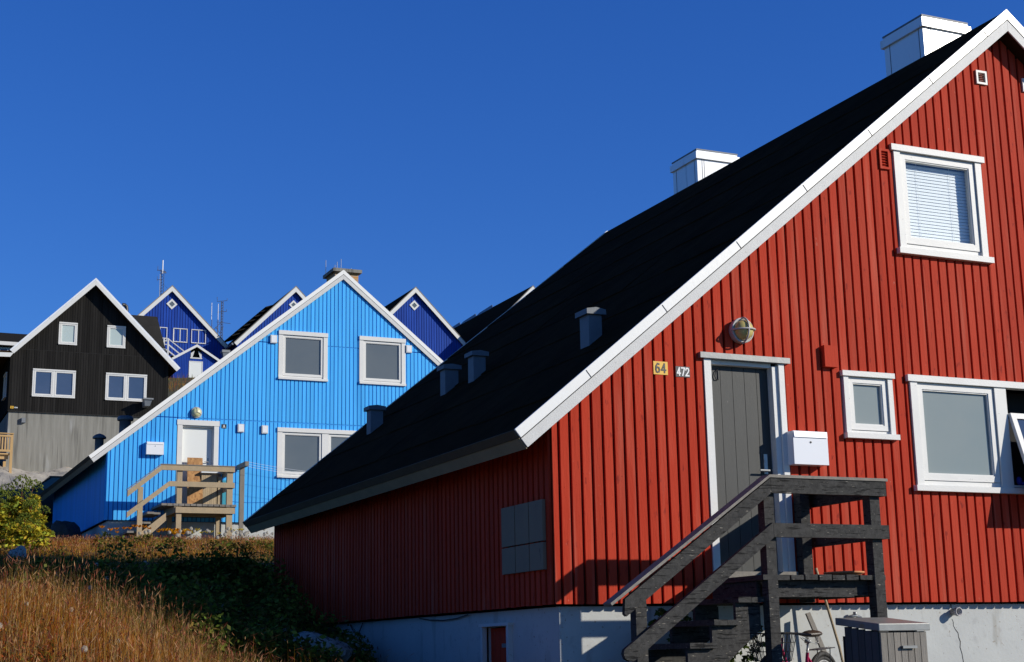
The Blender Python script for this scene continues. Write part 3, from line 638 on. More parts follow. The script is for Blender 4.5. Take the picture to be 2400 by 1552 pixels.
def roof_box_vent(x, y, w_, d_, ztop, parent, s=1.0):
    zb = 1.55 + (x - w_ / 2 + 0.46) * TAN - 0.06
    m = MB(); m.box(x - w_ / 2, x + w_ / 2, y - d_ / 2, y + d_ / 2, zb, ztop - 0.055); v = obj('roof_vent', m, ventm, parent)
    m = MB(); o = 0.035; m.box(x - w_ / 2 - o, x + w_ / 2 + o, y - d_ / 2 - o, y + d_ / 2 + o, ztop - 0.054, ztop)
    m.prism([(x - w_ / 2 - o, y - d_ / 2 - o, ztop + .0005), (x + w_ / 2 + o, y - d_ / 2 - o, ztop + .0005), (x, y - d_ / 2 - o, ztop + 0.018)], (0, d_ + 2 * o, 0)); obj('vent_cap', m, ventm, v)
roof_box_vent(0.915, 0.87, 0.15, 0.2, 3.0, RH)
roof_box_vent(1.36, 5.85, 0.19, 0.18, 3.355, RH)
roof_box_vent(1.38, 4.95, 0.17, 0.18, 3.37, RH)
roof_box_vent(1.07, 8.05, 0.19, 0.18, 3.13, RH)

# ---- things on the red front wall
def mailbox(fr, u0, u1, v0, v1, d, mat, label, group=None):
    m = MB(); fr.box(m, u0, u1, v0, v1, 0.024, d)
    root = obj('mailbox', m, mat); 
    ORG[root.name] = root.location.copy(); tag(root, label, 'mailbox', group)
    m = MB(); fh = (v1 - v0) * 0.19; e = 0.008
    P = fr.p
    m.hexa([P(u0 + e, v1 - fh, d + 0.012), P(u1 - e, v1 - fh, d + 0.012), P(u1 - e, v1 - fh, d + .001), P(u0 + e, v1 - fh, d + .001), P(u0 + e, v1 - .004, d + 0.004), P(u1 - e, v1 - .004, d + 0.004), P(u1 - e, v1 - .004, d + .001), P(u0 + e, v1 - .004, d + .001)])
    obj('letter_flap', m, mat, root)
    m = MB(); m.lathe(P((u0 + u1) / 2, v1 - (v1 - v0) * .33, d + .0005), fr.n, [(0.011, 0), (0.011, 0.004), (0, 0.005)], 12); obj('lock', m, blackm, root)
    return root
mailbox(frR, 2.615, 3.03, 1.355, 1.69, 0.155, enamel, 'white metal mailbox on the red wall to the right of the charcoal door')

def bulkhead_lamp(c, r, ringm, glassm, bars, label, depth=0.09):
    root = thing('wall_lamp', c, label, 'lamp'); ax = (0, -1, 0); cx = Vector(c)
    m = MB(); m.lathe(c, ax, [(r * .95, 0), (r * .98, depth * .3), (r, depth * .5), (r * .93, depth * .75), (r * .80, depth * .78), (r * .78, depth * .6)], 32); obj('lamp_base', m, ringm, root, True)
    m = MB(); m.lathe(c, ax, [(r * .80, depth * .6), (r * .79, depth * .95), (r * .70, depth * 1.35), (r * .5, depth * 1.65), (r * .25, depth * 1.8), (0.001, depth * 1.84)], 32); obj('lamp_glass', m, glassm, root, True)
    m = MB()
    for a in bars:
        pts = []
        if bars[-1] == 'Y': pass
    if 'Y' in bars:
        for a in (R(90), R(-25), R(215)):
            pts = [cx + Vector((math.cos(a) * q * r, -depth * (0.8 + 1.12 * math.sqrt(max(0, 1 - (q / .95) ** 2)) * 1.0), math.sin(a) * q * r)) for q in (0, .3, .6, .8, .94)]
            m.tube(pts, 0.006, 6)
    else:
        for a in bars:
            pts = []
            for k in range(13):
                t = -PI / 2 + PI * k / 12
                q = math.sin(t) * r * 1.0
                pts.append(cx + Vector((math.cos(a) * q, -(depth * .6 + depth * 1.4 * math.cos(t)), math.sin(a) * q)))
            m.tube(pts, 0.009, 8)
        m.torus(cx + Vector((0, -depth * .72, 0)), ax, r * .93, 0.010, 32, 8)
    obj('lamp_guard', m, ringm, root, True)
    return root
bulkhead_lamp((2.125, -0.03, 2.69), 0.13, greyplastic, lampglass, [R(2), R(88)], 'round caged lamp with yellowed glass on the red wall above the charcoal door')

def plate(fr, u0, u1, v0, v1, d, mat, txt, tmat, label, tw, th_, tg, st, cat='house number', tilt_=0.0):
    m = MB(); fr.box(m, u0, u1, v0, v1, d, d + 0.006); root = obj('number_plate', m, mat)
    tag(root, label, cat)
    m = MB(); n = len(txt); tot = n * tw + (n - 1) * tg
    text_poly(m, fr, txt, (u0 + u1) / 2 - tot / 2, (v0 + v1) / 2 - th_ / 2, th_, tw, tg, d + 0.0065, d + 0.009, st); obj('numerals', m, tmat, root)
    return root
plate(frR, 1.115, 1.275, 2.195, 2.325, 0.026, yellowp, '64', blackp, 'small yellow number plate reading 64 on the red wall', 0.045, 0.085, 0.022, 0.014)
plate(frR, 1.365, 1.525, 2.185, 2.29, 0.026, blackp, '472', whitep, 'small black number plate reading 472 on the red wall', 0.035, 0.075, 0.013, 0.013)

# ---- black stair and landing at the red house
ST = thing('wooden_stair', (1.5, -0.6, -1.2), 'black painted timber stair and railed landing at the charcoal door', 'stairs')
F = -1.15   # front plane of the landing
m = MB()
m.hexa([(1.55, F - .0, -1.3), (1.655, F, -1.3), (1.655, F + .10, -1.3), (1.55, F + .10, -1.3), (1.55, F, 1.07), (1.655, F, 1.07), (1.655, F + .10, 1.07), (1.55, F + .10, 1.07)]); obj('post', m, black_w, ST)
m = MB(); m.box(2.725, 2.835, F, F + .11, -1.3, 1.07); obj('post', m, black_w, ST)
m = MB(); m.box(2.655, 2.765, -0.15, -0.04, 0.0, 1.07); obj('post', m, black_w, ST)
m = MB(); m.box(0.20, 0.305, F, F + .10, -1.3, -0.01); obj('post', m, black_w, ST)
m = MB(); x = 1.50
for k in range(9):
    wd = 0.133; m.box(x, x + wd, F + .005 + rng.uniform(-.008, .004), -0.10, 0.165 + rng.uniform(-.003, .002), 0.211 + rng.uniform(-.003, .003)); x += 0.152
obj('deck_boards', m, black_w, ST)
m = MB(); m.box(1.656, 2.72, F + .11, F + .155, 0.03, 0.164); m.box(1.58, 2.75, -0.24, -0.195, 0.03, 0.164); m.box(1.53, 1.575, F + .16, -0.25, 0.02, 0.163); m.box(2.77, 2.815, F + .112, -0.20, 0.02, 0.163)
m.box(1.656, 2.51, F + .045, F + .105, 0.015, 0.075); obj('deck_beam', m, black_w, ST)
m = MB(); m.box(1.605, 2.885, F - .048, F - .003, 0.935, 1.07); obj('top_rail', m, black_w, ST)
m = MB(); m.box(1.59, 2.90, F - .06, F + .075, 1.072, 1.098); m.box(2.70, 2.90, F + .077, -0.03, 1.072, 1.098); obj('rail_cap', m, worn_cap, ST)
m = MB(); m.box(1.61, 2.885, F - .048, F - .003, 0.54, 0.665); obj('middle_rail', m, black_w, ST)
m = MB(); m.box(2.842, 2.885, F + .0, -0.04, 0.935, 1.07); obj('top_rail', m, black_w, ST)
m = MB(); m.box(2.842, 2.885, F + .0, -0.04, 0.54, 0.665); obj('middle_rail', m, black_w, ST)
# sloping rails
def slope_board(pts, y0, y1, mat, name):
    m = MB(); m.prism([(a, y0, b) for a, b in pts], (0, y1 - y0, 0)); return obj(name, m, mat, ST)
slope_board([(1.602, 1.066), (1.602, 0.932), (0.085, -0.145), (0.065, -0.125), (0.075, 0.0)], F - .048, F - .003, black_w, 'sloping_rail')
slope_board([(1.588, 1.098), (1.588, 1.072), (-0.06, -0.055), (-0.075, -0.035)], F - .065, F + .075, worn_cap, 'rail_cap')
pts = [(1.606, 0.668), (1.606, 0.535), (0.14, -0.515)] + [(0.105 + 0.062 * math.cos(a), -0.452 + 0.062 * math.sin(a)) for a in [R(-100), R(-140), R(-180), R(-215)]] + [(0.085, -0.395)]
slope_board(pts, F - .048, F - .003, black_w, 'sloping_rail')
# treads and stringers
for i, (xx, zz) in enumerate(((1.27, 0.018), (1.01, -0.177), (0.755, -0.372), (0.50, -0.567), (0.245, -0.762), (-0.01, -0.957))):
    m = MB()
    m.box(xx, xx + .136, F + .06, -0.22, zz - .048, zz); m.box(xx + .143, xx + .277, F + .065, -0.22, zz - .048, zz - .002); obj('tread', m, black_w, ST)
for yy in (F + .12, -0.34):
    pts = [(1.53, 0.0), (1.53, -0.26), (0.24, -1.26), (-0.04, -1.26), (-0.04, -1.02)]
    low = []
    for xx, zz in ((-0.02, -1.006), (0.235, -0.811), (0.49, -0.616), (0.745, -0.421), (1.0, -0.226), (1.26, -0.031)):
        low += [(xx, zz), (xx + .25, zz)]
    pts = [(1.53, -0.031), (1.53, -0.24), (0.20, -1.27), (-0.02, -1.27)] + low
    m = MB()
    # simple stringer board plus triangular tread blocks
    m.prism([(1.53, yy, -0.04), (1.53, yy, -0.26), (0.20, yy, -1.30), (-0.04, yy, -1.30), (-0.04, yy, -1.25)], (0, .045, 0))
    for xx, zz in ((0.235, -0.811), (0.49, -0.616), (0.745, -0.421), (1.0, -0.226), (1.255, -0.031)):
        m.prism([(xx + .02, yy + .002, zz - .001), (xx + .262, yy + .002, zz - .001), (xx + .262, yy + .002, zz - .10), (xx + .02, yy + .002, zz - .27)], (0, .041, 0))
    obj('stringer', m, black_w, ST)

# ---- small things around the stair
m = MB(); m.lathe((2.70, -0.72, 0.214), (0, 0, 1), [(0.0, 0.004), (0.15, 0.004), (0.165, 0.03), (0.19, 0.032), (0.192, 0.047), (0.175, 0.048), (0.16, 0.012), (0, 0.012)], 32)
tag(obj('plant_saucer', m, terra, None, True), 'terracotta plant saucer lying on the black landing', 'saucer')
m = MB(); m.tube([(2.842, -0.085, 0.335), (3.0, -0.17, -0.43), (3.10, -0.22, -1.10)], 0.014, 10)
br = obj('broom', m, pine, None); tag(br, 'long pale wooden broom handle leaning on the red wall behind the landing', 'broom')
m = MB(); m.box(2.98, 3.24, -0.28, -0.18, -1.16, -1.09); obj('broom_head', m, terra, br)
m = MB(); m.beam((2.735, -0.05, -0.10), (2.99, -0.34, -1.15), 0.05, 0.022, (0, -1, 0.2)); tag(obj('wooden_stick', m, grey_w, None), 'short weathered board leaning on the white foundation behind the bicycle saddle', 'board')

# slatted waste bin
BX0, BX1, BY0, BY1 = 2.03, 2.52, -2.05, -1.50
bn = thing('waste_bin', (2.3, -1.7, -1.2), 'slatted grey wood bin cabinet with sloping metal lid by the landing', 'bin')
m = MB(); x = BX0 + .008
for k in range(7):
    m.box(x, x + .062, BY0, BY0 + .02, -1.2, -0.315 - rng.uniform(0, .004)); x += .0695
fd = obj('slatted_door', m, grey_w, bn)
m = MB(); m.box(BX0 + .21, BX0 + .36, BY0 - .03, BY0 - .001, -0.44, -0.43); m.box(BX0 + .21, BX0 + .36, BY0 - .03, BY0 - .026, -0.452, -0.4405); obj('pull_handle', m, metal, fd)
m = MB(); y = BY0 + .03
for k in range(5):
    dz = (y - BY0) / (BY1 - BY0) * 0.075
    m.box(BX0 - .002, BX0 + .018, y, y + .083, -1.2, -0.315 + dz); m.box(BX1 - .02, BX1 + .002, y, y + .083, -1.2, -0.315 + dz); y += .0915
obj('side_slats', m, slat_shaded, bn)
m = MB(); m.box(BX0 + .02, BX1 - .02, BY0 + .024, BY1 - .01, -1.2, -0.34); obj('cabinet_core', m, dark, bn)
m = MB(); o = .025; zf, zk = -0.245, -0.18; hh = .062
m.hexa([(BX0 - o, BY0 - o, zf - hh), (BX1 + o, BY0 - o, zf - hh), (BX1 + o, BY1 + o, zk - hh), (BX0 - o, BY1 + o, zk - hh), (BX0 - o, BY0 - o, zf), (BX1 + o, BY0 - o, zf), (BX1 + o, BY1 + o, zk), (BX0 - o, BY1 + o, zk)])
ld = obj('metal_lid', m, metal, bn); bv = ld.modifiers.new('b', 'BEVEL'); bv.width = 0.006; bv.segments = 2

# bicycle
def bicycle():
    S = Vector((2.22, -0.64, -1.20)); h = Vector((-math.cos(R(30)), -math.sin(R(30)), 0)); sd = Vector((h.y, -h.x, 0)); up = Vector((0, 0, 1))
    q = lambda f, z, s_=0.0: S + h * f + up * z + sd * s_
    root = thing('bicycle', S, 'magenta ladies bicycle with wire basket and brown saddle parked under the black landing', 'bicycle')
    rw, fw = q(-0.47, 0.345), q(0.62, 0.345)
    for nm, c in (('wheel', rw), ('wheel', fw)):
        m = MB(); m.torus(c, sd, 0.325, 0.018, 40, 8); wo_ = obj('wheel', m, rubber, root, True)
        m = MB(); m.torus(c, sd, 0.300, 0.011, 40, 6); m.tube([c - sd * .04, c + sd * .04], 0.02, 10); obj('rim', m, chrome, wo_, True)
        m = MB()
        for k in range(28):
            a = 2 * PI * k / 28; m.tube([c + sd * (.03 if k % 2 else -.03), c + (h * math.cos(a) + up * math.sin(a)) * 0.298], 0.0012, 4)
        obj('spokes', m, chrome, wo_)
    m = MB(); m.torus(rw, sd, 0.365, 0.024, 26, 8, a0=0.15, a1=PI + .35); obj('mudguard', m, rubber, root, True)
    m = MB(); m.torus(fw, sd, 0.365, 0.02, 26, 8, a0=0.2, a1=PI - .2); obj('mudguard', m, rubber, root, True)
    bb = q(0.0, 0.30); seat_top = q(-0.13, 0.72); head_t = q(0.43, 0.86); head_b = q(0.47, 0.68)
    m = MB(); m.tube([bb, seat_top], 0.016, 10); m.tube([head_b, q(.22, .38), bb], 0.019, 10); m.tube([head_t - up * .08, q(.2, .45), q(-0.05, .42)], 0.014, 10)
    m.tube([head_t, head_b], 0.02, 10)
    for s_ in (-.05, .05):
        m.tube([seat_top - up * .03, rw + sd * s_], 0.008, 8); m.tube([bb, rw + sd * s_], 0.009, 8); m.tube([head_b, fw + sd * s_], 0.011, 8)
    obj('frame', m, pinkm, root, True)
    m = MB(); m.tube([seat_top - up * .01, q(-0.155, 0.815)], 0.0125, 10); m.lathe(q(-.155, .825), sd, [(0, -.03), (.016, -.03), (.016, .03), (0, .03)], 12); obj('seat_post', m, chrome, root, True)
    # saddle
    m = MB(); prof = [(.17, .016, .012), (.13, .026, .018), (.06, .04, .026), (-.02, .07, .034), (-.07, .10, .04), (-.105, .105, .038), (-.12, .07, .02)]
    n = 14; base = len(m.v)
    for (f, hw, hh_) in prof:
        zc = 0.885 + 0.20 * max(0, -f) * .35 + .02 * max(0, f)
        for k in range(n):
            a = 2 * PI * k / n; m.v.append(tuple(q(-0.16 + f, zc + math.sin(a) * hh_ * (1 if math.sin(a) > 0 else .7), math.cos(a) * hw)))
    for i in range(len(prof) - 1):
        for k in range(n): m.f.append((i * n + k, i * n + (k + 1) % n, (i + 1) * n + (k + 1) % n, (i + 1) * n + k)); m.m.append(0)
    m.f.append(tuple(range(n))); m.m.append(0); m.f.append(tuple((len(prof) - 1) * n + k for k in range(n - 1, -1, -1))); m.m.append(0)
    sdl = obj('saddle', m, leather, root, True)
    m = MB()
    for s_ in (-.05, .05):
        pts = [q(-0.235 + .012 * math.cos(t), .80 + .0085 * t / 1.0, s_ + .018 * math.sin(t)) for t in np.linspace(0, 9 * PI / 1.0, 60) * .35]
        m.tube([q(-0.25 + .017 * math.cos(t * 5), .80 + .011 * t, s_ + .017 * math.sin(t * 5)) for t in np.linspace(0, 6, 60)], 0.003, 5)
        m.tube([q(-.25, .80, s_ * .9), q(-.15, .82, s_ * .5), q(-.02, .86, s_ * .2)], 0.0035, 5)
    obj('saddle_springs', m, chrome, sdl)
    # rack
    m = MB()
    for s_ in (-.06, -.02, .02, .06): m.tube([q(-.24, .745, s_), q(-.62, .765, s_)], 0.005, 6)
    for f in (-.26, -.38, -.5, -.62): m.tube([q(f, .745 + (-.26 - f) * .05, -.062), q(f, .745 + (-.26 - f) * .05, .062)], 0.005, 6)
    for s_ in (-.065, .065): m.tube([q(-.5, .755, s_), rw + sd * s_], 0.005, 6); m.tube([q(-.3, .745, s_), q(-.20, .62, s_ * .5)], 0.005, 6)
    obj('carrier_rack', m, blackm, root)
    # handlebar and basket
    m = MB(); m.tube([head_t, q(.42, .90)], 0.012, 8); m.tube([q(.30, .88, -.24), q(.38, .89, -.19), q(.42, .90, -.08), q(.42, .90, .08), q(.38, .89, .19), q(.30, .88, .24)], 0.011, 8); obj('handlebar', m, blackm, root, True)
    m = MB(); B0 = q(.60, .66)
    def bp(a, b, c):      # a across -1..1, b along -1..1, c height 0..1
        s2 = 0.13 + 0.05 * c; l2 = 0.10 + 0.035 * c
        return B0 + sd * a * s2 + h * b * l2 + up * (c * 0.24)
    for c in (0, .33, .66, 1): 
        pts = [bp(-1, -1, c), bp(1, -1, c), bp(1, 1, c), bp(-1, 1, c), bp(-1, -1, c)]
        for p_, q_ in zip(pts[:-1], pts[1:]): m.tube([p_, q_], 0.005 if c in (0, 1) else 0.0035, 5)
    for k in range(-4, 5):
        a = k / 4
        for b in (-1, 1): m.tube([bp(a, b, 0), bp(a, b, 1)], 0.0045, 4); m.tube([bp(b, a, 0), bp(b, a, 1)], 0.0035, 4)
        m.tube([bp(a, -1, 0), bp(a, 1, 0)], 0.0025, 4)
    obj('wire_basket', m, blackm, root)
    m = MB(); m.tube([bb - sd * .09, bb + sd * .09], 0.012, 8); m.lathe(bb, sd, [(0, .05), (.09, .05), (.09, .055), (0, .055)], 24)
    m.tube([bb + sd * .08, bb + sd * .08 - up * .17], 0.009, 6); m.tube([bb - sd * .08, bb - sd * .08 + up * .17], 0.009, 6); m.tube([bb + sd * .08 - up * .17, bb + sd * .17 - up * .17], 0.02, 6); m.tube([bb - sd * .08 + up * .17, bb - sd * .17 + up * .17], 0.02, 6)
    obj('crank', m, blackm, root)
bicycle()

# ------------------------------------------------------------------ bright blue house
BX, BY, BZ = 0.0, 25.0, 2.93
BH = thing('blue_house', (5.9, 29.8, 2.3), 'bright blue boarded house with white trim behind the red house', 'house')
b_open = [(4.30, 5.62, 3.76, 5.06), (6.53, 7.83, 3.76, 5.06), (4.31, 6.85, 1.18, 2.47), (1.72, 2.74, 0.10, 2.55), (9.2, 10.2, 1.2, 2.3)]
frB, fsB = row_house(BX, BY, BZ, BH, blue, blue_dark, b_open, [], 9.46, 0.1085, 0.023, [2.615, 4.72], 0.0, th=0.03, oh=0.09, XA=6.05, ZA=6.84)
window(BH, frB, 4.29, 5.63, 3.755, 5.065, cw=0.115, head=0.11, sill=0.06, ear=0.004, sash=0.055, bottom_rail=0.04, glass=gl_grey)
window(BH, frB, 6.52, 7.84, 3.755, 5.065, cw=0.115, head=0.11, sill=0.06, ear=0.004, sash=0.055, bottom_rail=0.04, glass=gl_grey)
window(BH, frB, 4.29, 6.87, 1.165, 2.475, cw=0.13, head=0.11, sill=0.06, ear=0.004, sash=0.055, bottom_rail=0.04, panes=[(4.42, 5.49), (5.67, 6.74)], glass=gl_grey)
window(BH, frB, 9.2, 10.2, 1.2, 2.3, glass=gl_grey)
m = MB(); frB.box(m, 1.70, 1.825, 0.12, 2.43, -0.02, 0.04); frB.box(m, 2.635, 2.755, 0.12, 2.43, -0.02, 0.04); frB.box(m, 1.685, 2.77, 2.432, 2.565, -0.02, 0.05)
frB.box(m, 2.615, 2.634, 0.12, 2.42, -0.12, 0.0); frB.box(m, 1.826, 1.84, 0.12, 2.42, -0.12, 0.0); frB.box(m, 1.842, 2.613, 2.40, 2.43, -0.12, 0.0)
obj('door_frame', m, white, BH)
m = MB(); frB.box(m, 1.845, 2.61, 0.30, 2.395, -0.13, -0.09); bd = obj('door', m, door_w, BH)
m = MB(); frB.box(m, 2.50, 2.54, 1.45, 1.62, -0.089, -0.08); m.tube([frB.p(2.52, 1.52, -.08), frB.p(2.52, 1.52, -.03)], .012, 8); m.tube([frB.p(2.52, 1.52, -.032), frB.p(2.41, 1.52, -.032)], .011, 8); obj('door_handle', m, chrome, bd)
m = MB(); m.box(0.08, 11.70, 25.06, 25.26, 0.8, 2.92); m.box(0.08, 11.70, 34.2, 34.4, 2.0, 2.92); m.box(0.08, 0.28, 25.26, 34.2, 0.8, 2.92); m.box(11.5, 11.70, 25.26, 34.2, 0.8, 2.92); bf = obj('foundation', m, plaster, BH)
for u0, u1, v0, v1 in ((4.06, 4.235, 4.70, 4.915), (7.85, 8.015, 4.69, 4.895), (3.235, 3.40, 2.305, 2.515), (3.865, 4.03, 2.295, 2.505)):
    m = MB(); frB.box(m, u0, u1, v0, v1, -0.0, 0.08); v_ = obj('vent_box', m, white_b, BH)
    m = MB(); frB.box(m, u0 + .02, u1 - .02, v0 + .02, v1 - .02, 0.081, 0.086); obj('vent_cover', m, enamel, v_)
m = MB(); m.tube([frB.p(2.99 + i * .14, 0.53 - 0.03 * math.sin(i * PI / 8) + .004 * (i % 2), 0.028) for i in range(9)], 0.006, 5); obj('cable', m, blue_dark, BH)
# roof pipes of the blue house
for (x, y, zt, r_) in ((1.02, 32.9, 6.12, 0.13), (1.02, 28.6, 6.03, 0.16)):
    m = MB(); m.tube([(x, y, 5.3), (x, y, zt - .06)], r_, 16); p_ = obj('roof_vent', m, ventm, BH, True)
    m = MB(); m.lathe((x, y, zt - .06), (0, 0, 1), [(r_ * 1.55, 0), (r_ * 1.55, .05), (r_ * .9, .12), (0, .16)] if r_ < .15 else [(r_ * 1.35, 0), (r_ * 1.4, .05), (r_ * 1.1, .12), (0, .13)], 16); obj('vent_cap', m, ventm, p_)
# brick chimney
m = MB(); m.box(6.36, 7.05, 26.65, 27.45, 8.8, 10.18); ch = obj('chimney', m, brick, BH)
m = MB(); m.box(6.28, 7.13, 26.55, 27.55, 10.18, 10.275); obj('chimney_slab', m, concrete, ch)
for i, (x, y, hh_) in enumerate(((6.32, 27.4, .42), (6.40, 26.8, .14), (6.50, 26.9, .27), (6.68, 27.1, .42), (6.92, 26.9, .12))):
    m = MB(); m.tube([(x, y, 10.275), (x, y, 10.275 + hh_)], 0.009, 6); obj('spike', m, chrome, ch)
mailbox(frB, 0.915, 1.345, 1.635, 1.95, 0.165, enamel, 'white metal mailbox on the bright blue wall left of the white door')
bulkhead_lamp((2.16, 24.97, 5.69), 0.145, greyplastic, lampglass2, ['Y'], 'round cream lamp with three-armed guard on the blue wall above the white door', 0.07)
plate(frB, 2.82, 2.95, 2.385, 2.495, 0.026, blackp, 'A', whitep, 'small black plate with a white letter A beside the white door', 0.05, 0.07, 0, 0.013, 'sign')

# ---- weathered stair at the blue house
BS = thing('wooden_stair', (1.8, 24.3, 2.2), 'unpainted weathered timber stair and landing in front of the white door', 'stairs')
G = 23.7
for (x0, x1, z0, z1) in ((1.465, 1.59, 2.0, 4.05), (2.69, 2.835, 2.0, 4.05), (0.54, 0.66, 2.0, 3.62)):
    m = MB(); m.box(x0, x1, G, G + .10, z0, z1); obj('post', m, pine, BS)
m = MB(); m.box(1.47, 1.59, 24.8, 24.9, 2.0, 3.14); obj('post', m, pine, BS)
m = MB(); m.box(2.70, 2.83, 24.8, 24.9, 2.0, 4.05); obj('post', m, pine, BS)
m = MB(); x = 1.10
for k in range(13): m.box(x, x + .125, G - .03, 24.94, 3.185 + rng.uniform(-.004, .003), 3.24); x += .1415
obj('deck_boards', m, grey_w, BS)
m = MB(); m.box(1.44, 2.89, G - .045, G - .001, 3.015, 3.155); m.box(2.84, 2.885, G, 24.9, 3.02, 3.18); m.box(1.415, 1.46, G, 24.9, 3.02, 3.18); m.box(1.5, 2.84, 24.7, 24.75, 3.02, 3.18); obj('deck_beam', m, pine, BS)
m = MB(); m.box(1.08, 2.87, G - .047, G - .002, 4.04, 4.165); obj('top_rail', m, pine, BS)
m = MB(); m.box(1.06, 2.875, G - .06, G + .06, 4.166, 4.188); m.box(2.755, 2.875, G + .062, 24.95, 4.166, 4.188); obj('rail_cap', m, grey_w, BS)
m = MB(); m.box(1.27, 2.865, G - .047, G - .002, 3.65, 3.775); obj('middle_rail', m, pine, BS)
m = MB(); m.box(2.84, 2.88, G + .0, 24.9, 4.04, 4.165); obj('top_rail', m, pine, BS)
m = MB(); m.box(2.84, 2.88, G + .0, 24.9, 3.65, 3.775); obj('middle_rail', m, pine, BS)
for pts in ([(1.078, 4.165), (1.078, 4.03), (0.285, 3.37), (0.285, 3.525)], [(1.268, 3.775), (1.268, 3.645), (0.285, 2.87), (0.285, 3.005)]):
    m = MB(); m.prism([(a, G - .047, b) for a, b in pts], (0, .045, 0)); obj('sloping_rail', m, pine, BS)
m = MB(); m.prism([(1.06, G - .06, 4.188), (1.06, G - .06, 4.166), (0.265, G - .06, 3.53), (0.265, G - .06, 3.552)], (0, .12, 0)); obj('rail_cap', m, grey_w, BS)
for xx, zz in ((0.775, 3.03), (0.55, 2.80), (0.31, 2.57), (0.08, 2.34)):
    m = MB(); m.box(xx, xx + .16, G + .0 + (.102 if xx in (.55,) else 0), 24.75, zz - .05, zz); m.box(xx + .168, xx + .33, G + .102, 24.75, zz - .05, zz - .002); obj('tread', m, grey_w, BS)
for yy in (G + .12, 24.6):
    m = MB(); m.prism([(1.25, yy, 3.03), (1.25, yy, 2.84), (0.62, yy, 2.25), (0.36, yy, 2.25), (0.36, yy, 2.31)], (0, .05, 0)); obj('stringer', m, pine, BS)
m = MB(); y = 24.82; m.hexa([(1.94, 24.70, 3.245), (2.33, 24.70, 3.245), (2.33, 24.718, 3.245), (1.94, 24.718, 3.245), (1.96, 24.92, 4.53), (2.345, 24.92, 4.53), (2.345, 24.938, 4.53), (1.96, 24.938, 4.53)])
tag(obj('strand_board', m, osb, None), 'tall orange strand board leaning on the white door frame', 'board')
pn = thing('slatted_panel', (2.57, 24.8, 3.24), 'pale slatted wood cabinet standing on the weathered landing', 'cabinet')
m = MB(); x = 2.305
for k in range(8): m.box(x, x + .05, 24.80, 24.82, 3.245, 4.13 - rng.uniform(0, .01)); x += .053
obj('slats', m, pine, pn)
m = MB(); m.box(2.31, 2.80, 24.826, 24.93, 3.245, 4.12); obj('cabinet_body', m, grey_w, pn)
m = MB(); m.box(2.28, 2.87, 24.72, 24.94, 4.132, 4.17); ct = obj('cabinet_top', m, ply, pn)
m = MB(); m.lathe((2.72, 24.8, 4.17), (0, 0, 1), [(.03, 0), (.03, .11), (.02, .12), (.02, .17), (0, .17)], 14); tag(obj('bottle', m, enamel, None, True), 'small white bottle standing on the cabinet of the weathered landing', 'bottle')
m = MB(); m.box(2.87, 3.02, 24.93, 24.95, 3.1, 3.98); tag(obj('plastic_sheet', m, plastic_t, None), 'turquoise sheet behind the right post of the weathered landing', 'sheet')
# clothes pole
cp = thing('clothesline_pole', (3.25, 24.5, 2.2), 'grey wooden clothesline pole with crossbar beside the weathered landing', 'pole')
m = MB(); m.box(3.20, 3.315, 24.45, 24.56, 2.81, 4.25); m.box(3.185, 3.285, 24.40, 24.449, 2.0, 2.83); obj('post', m, grey_w, cp)
m = MB(); m.box(3.21, 3.305, 24.0, 24.93, 4.252, 4.365); obj('crossbar', m, grey_w, cp)
m = MB()
for a, b in (((3.26, 24.1, 4.37), (7.7, 24.0, 4.1)), ((3.26, 24.45, 4.37), (7.7, 24.4, 4.1)), ((3.26, 24.8, 4.37), (7.7, 24.7, 4.1))):
    m.tube([Vector(a).lerp(Vector(b), t) - Vector((0, 0, .12 * 4 * t * (1 - t))) for t in np.linspace(0, 1, 12)], 0.0035, 4)
obj('clothesline', m, enamel, cp)

# ------------------------------------------------------------------ black house up the hill
K = thing('black_house', (2.9, 52, 6.5), 'black stained timber house on a tall concrete base with four white framed windows', 'house')
frK = Frame((-0.17, 48, 9.18), (1, 0, 0), (0, -1, 0))
WK = 6.20
topK = lambda u: min(11.21 + (u + 0.13) - 9.18, 11.21 + (WK - u + 0.13) - 9.18) if True else 0
k_open = [(1.80, 2.50, 2.79, 3.68), (3.69, 4.41, 2.79, 3.68), (0.88, 2.51, 0.63, 1.72), (3.71, 5.33, 0.63, 1.72)]
apexu = WK / 2
m = MB(); cladding(m, frK, 0, WK, 0, topK, k_open, [apexu], 0.10, 0.012, 0.014, hgaps=[2.49], jit=0.004); obj('front_wall', m, [tar, tar_dark], K)
m = MB(); frK.box(m, 0.0, WK, 2.482, 2.498, 0.0, 0.008); frK.box(m, 0, WK, -0.03, -0.002, -0.02, 0.04); obj('floor_line_strip', m, tar_dark, K)
fk2 = Frame((6.03, 48, 9.18), (0, 1, 0), (1, 0, 0)); m = MB(); cladding(m, fk2, 0, 8, 0, lambda u: 2.1, [], [], 0.10, 0.012, 0.014); obj('side_wall', m, [tar, tar_dark], K)
fk3 = Frame((-0.17, 56, 9.18), (0, -1, 0), (-1, 0, 0)); m = MB(); cladding(m, fk3, 0, 8, 0, lambda u: 2.2, [(6.3, 7.2, 0.7, 1.65)], [], 0.10, 0.012, 0.014); obj('side_wall', m, [tar, tar_dark], K)
window(K, fk3, 6.28, 7.22, 0.66, 1.68, cw=0.07, head=.06, sill=.06, ear=0, sash=.04, bottom_rail=.02, glass=gl_black)
m = MB(); m.prism([(-0.17, 56, 9.18), (6.03, 56, 9.18), (6.03, 56, 11.5), (2.93, 56, 14.6), (-0.17, 56, 11.5)], (0, .05, 0)); obj('back_wall', m, tar, K)
kw = dict(cw=0.055, head=0.055, sill=0.05, ear=0.0, sash=0.045, bottom_rail=0.012, d=0.03)
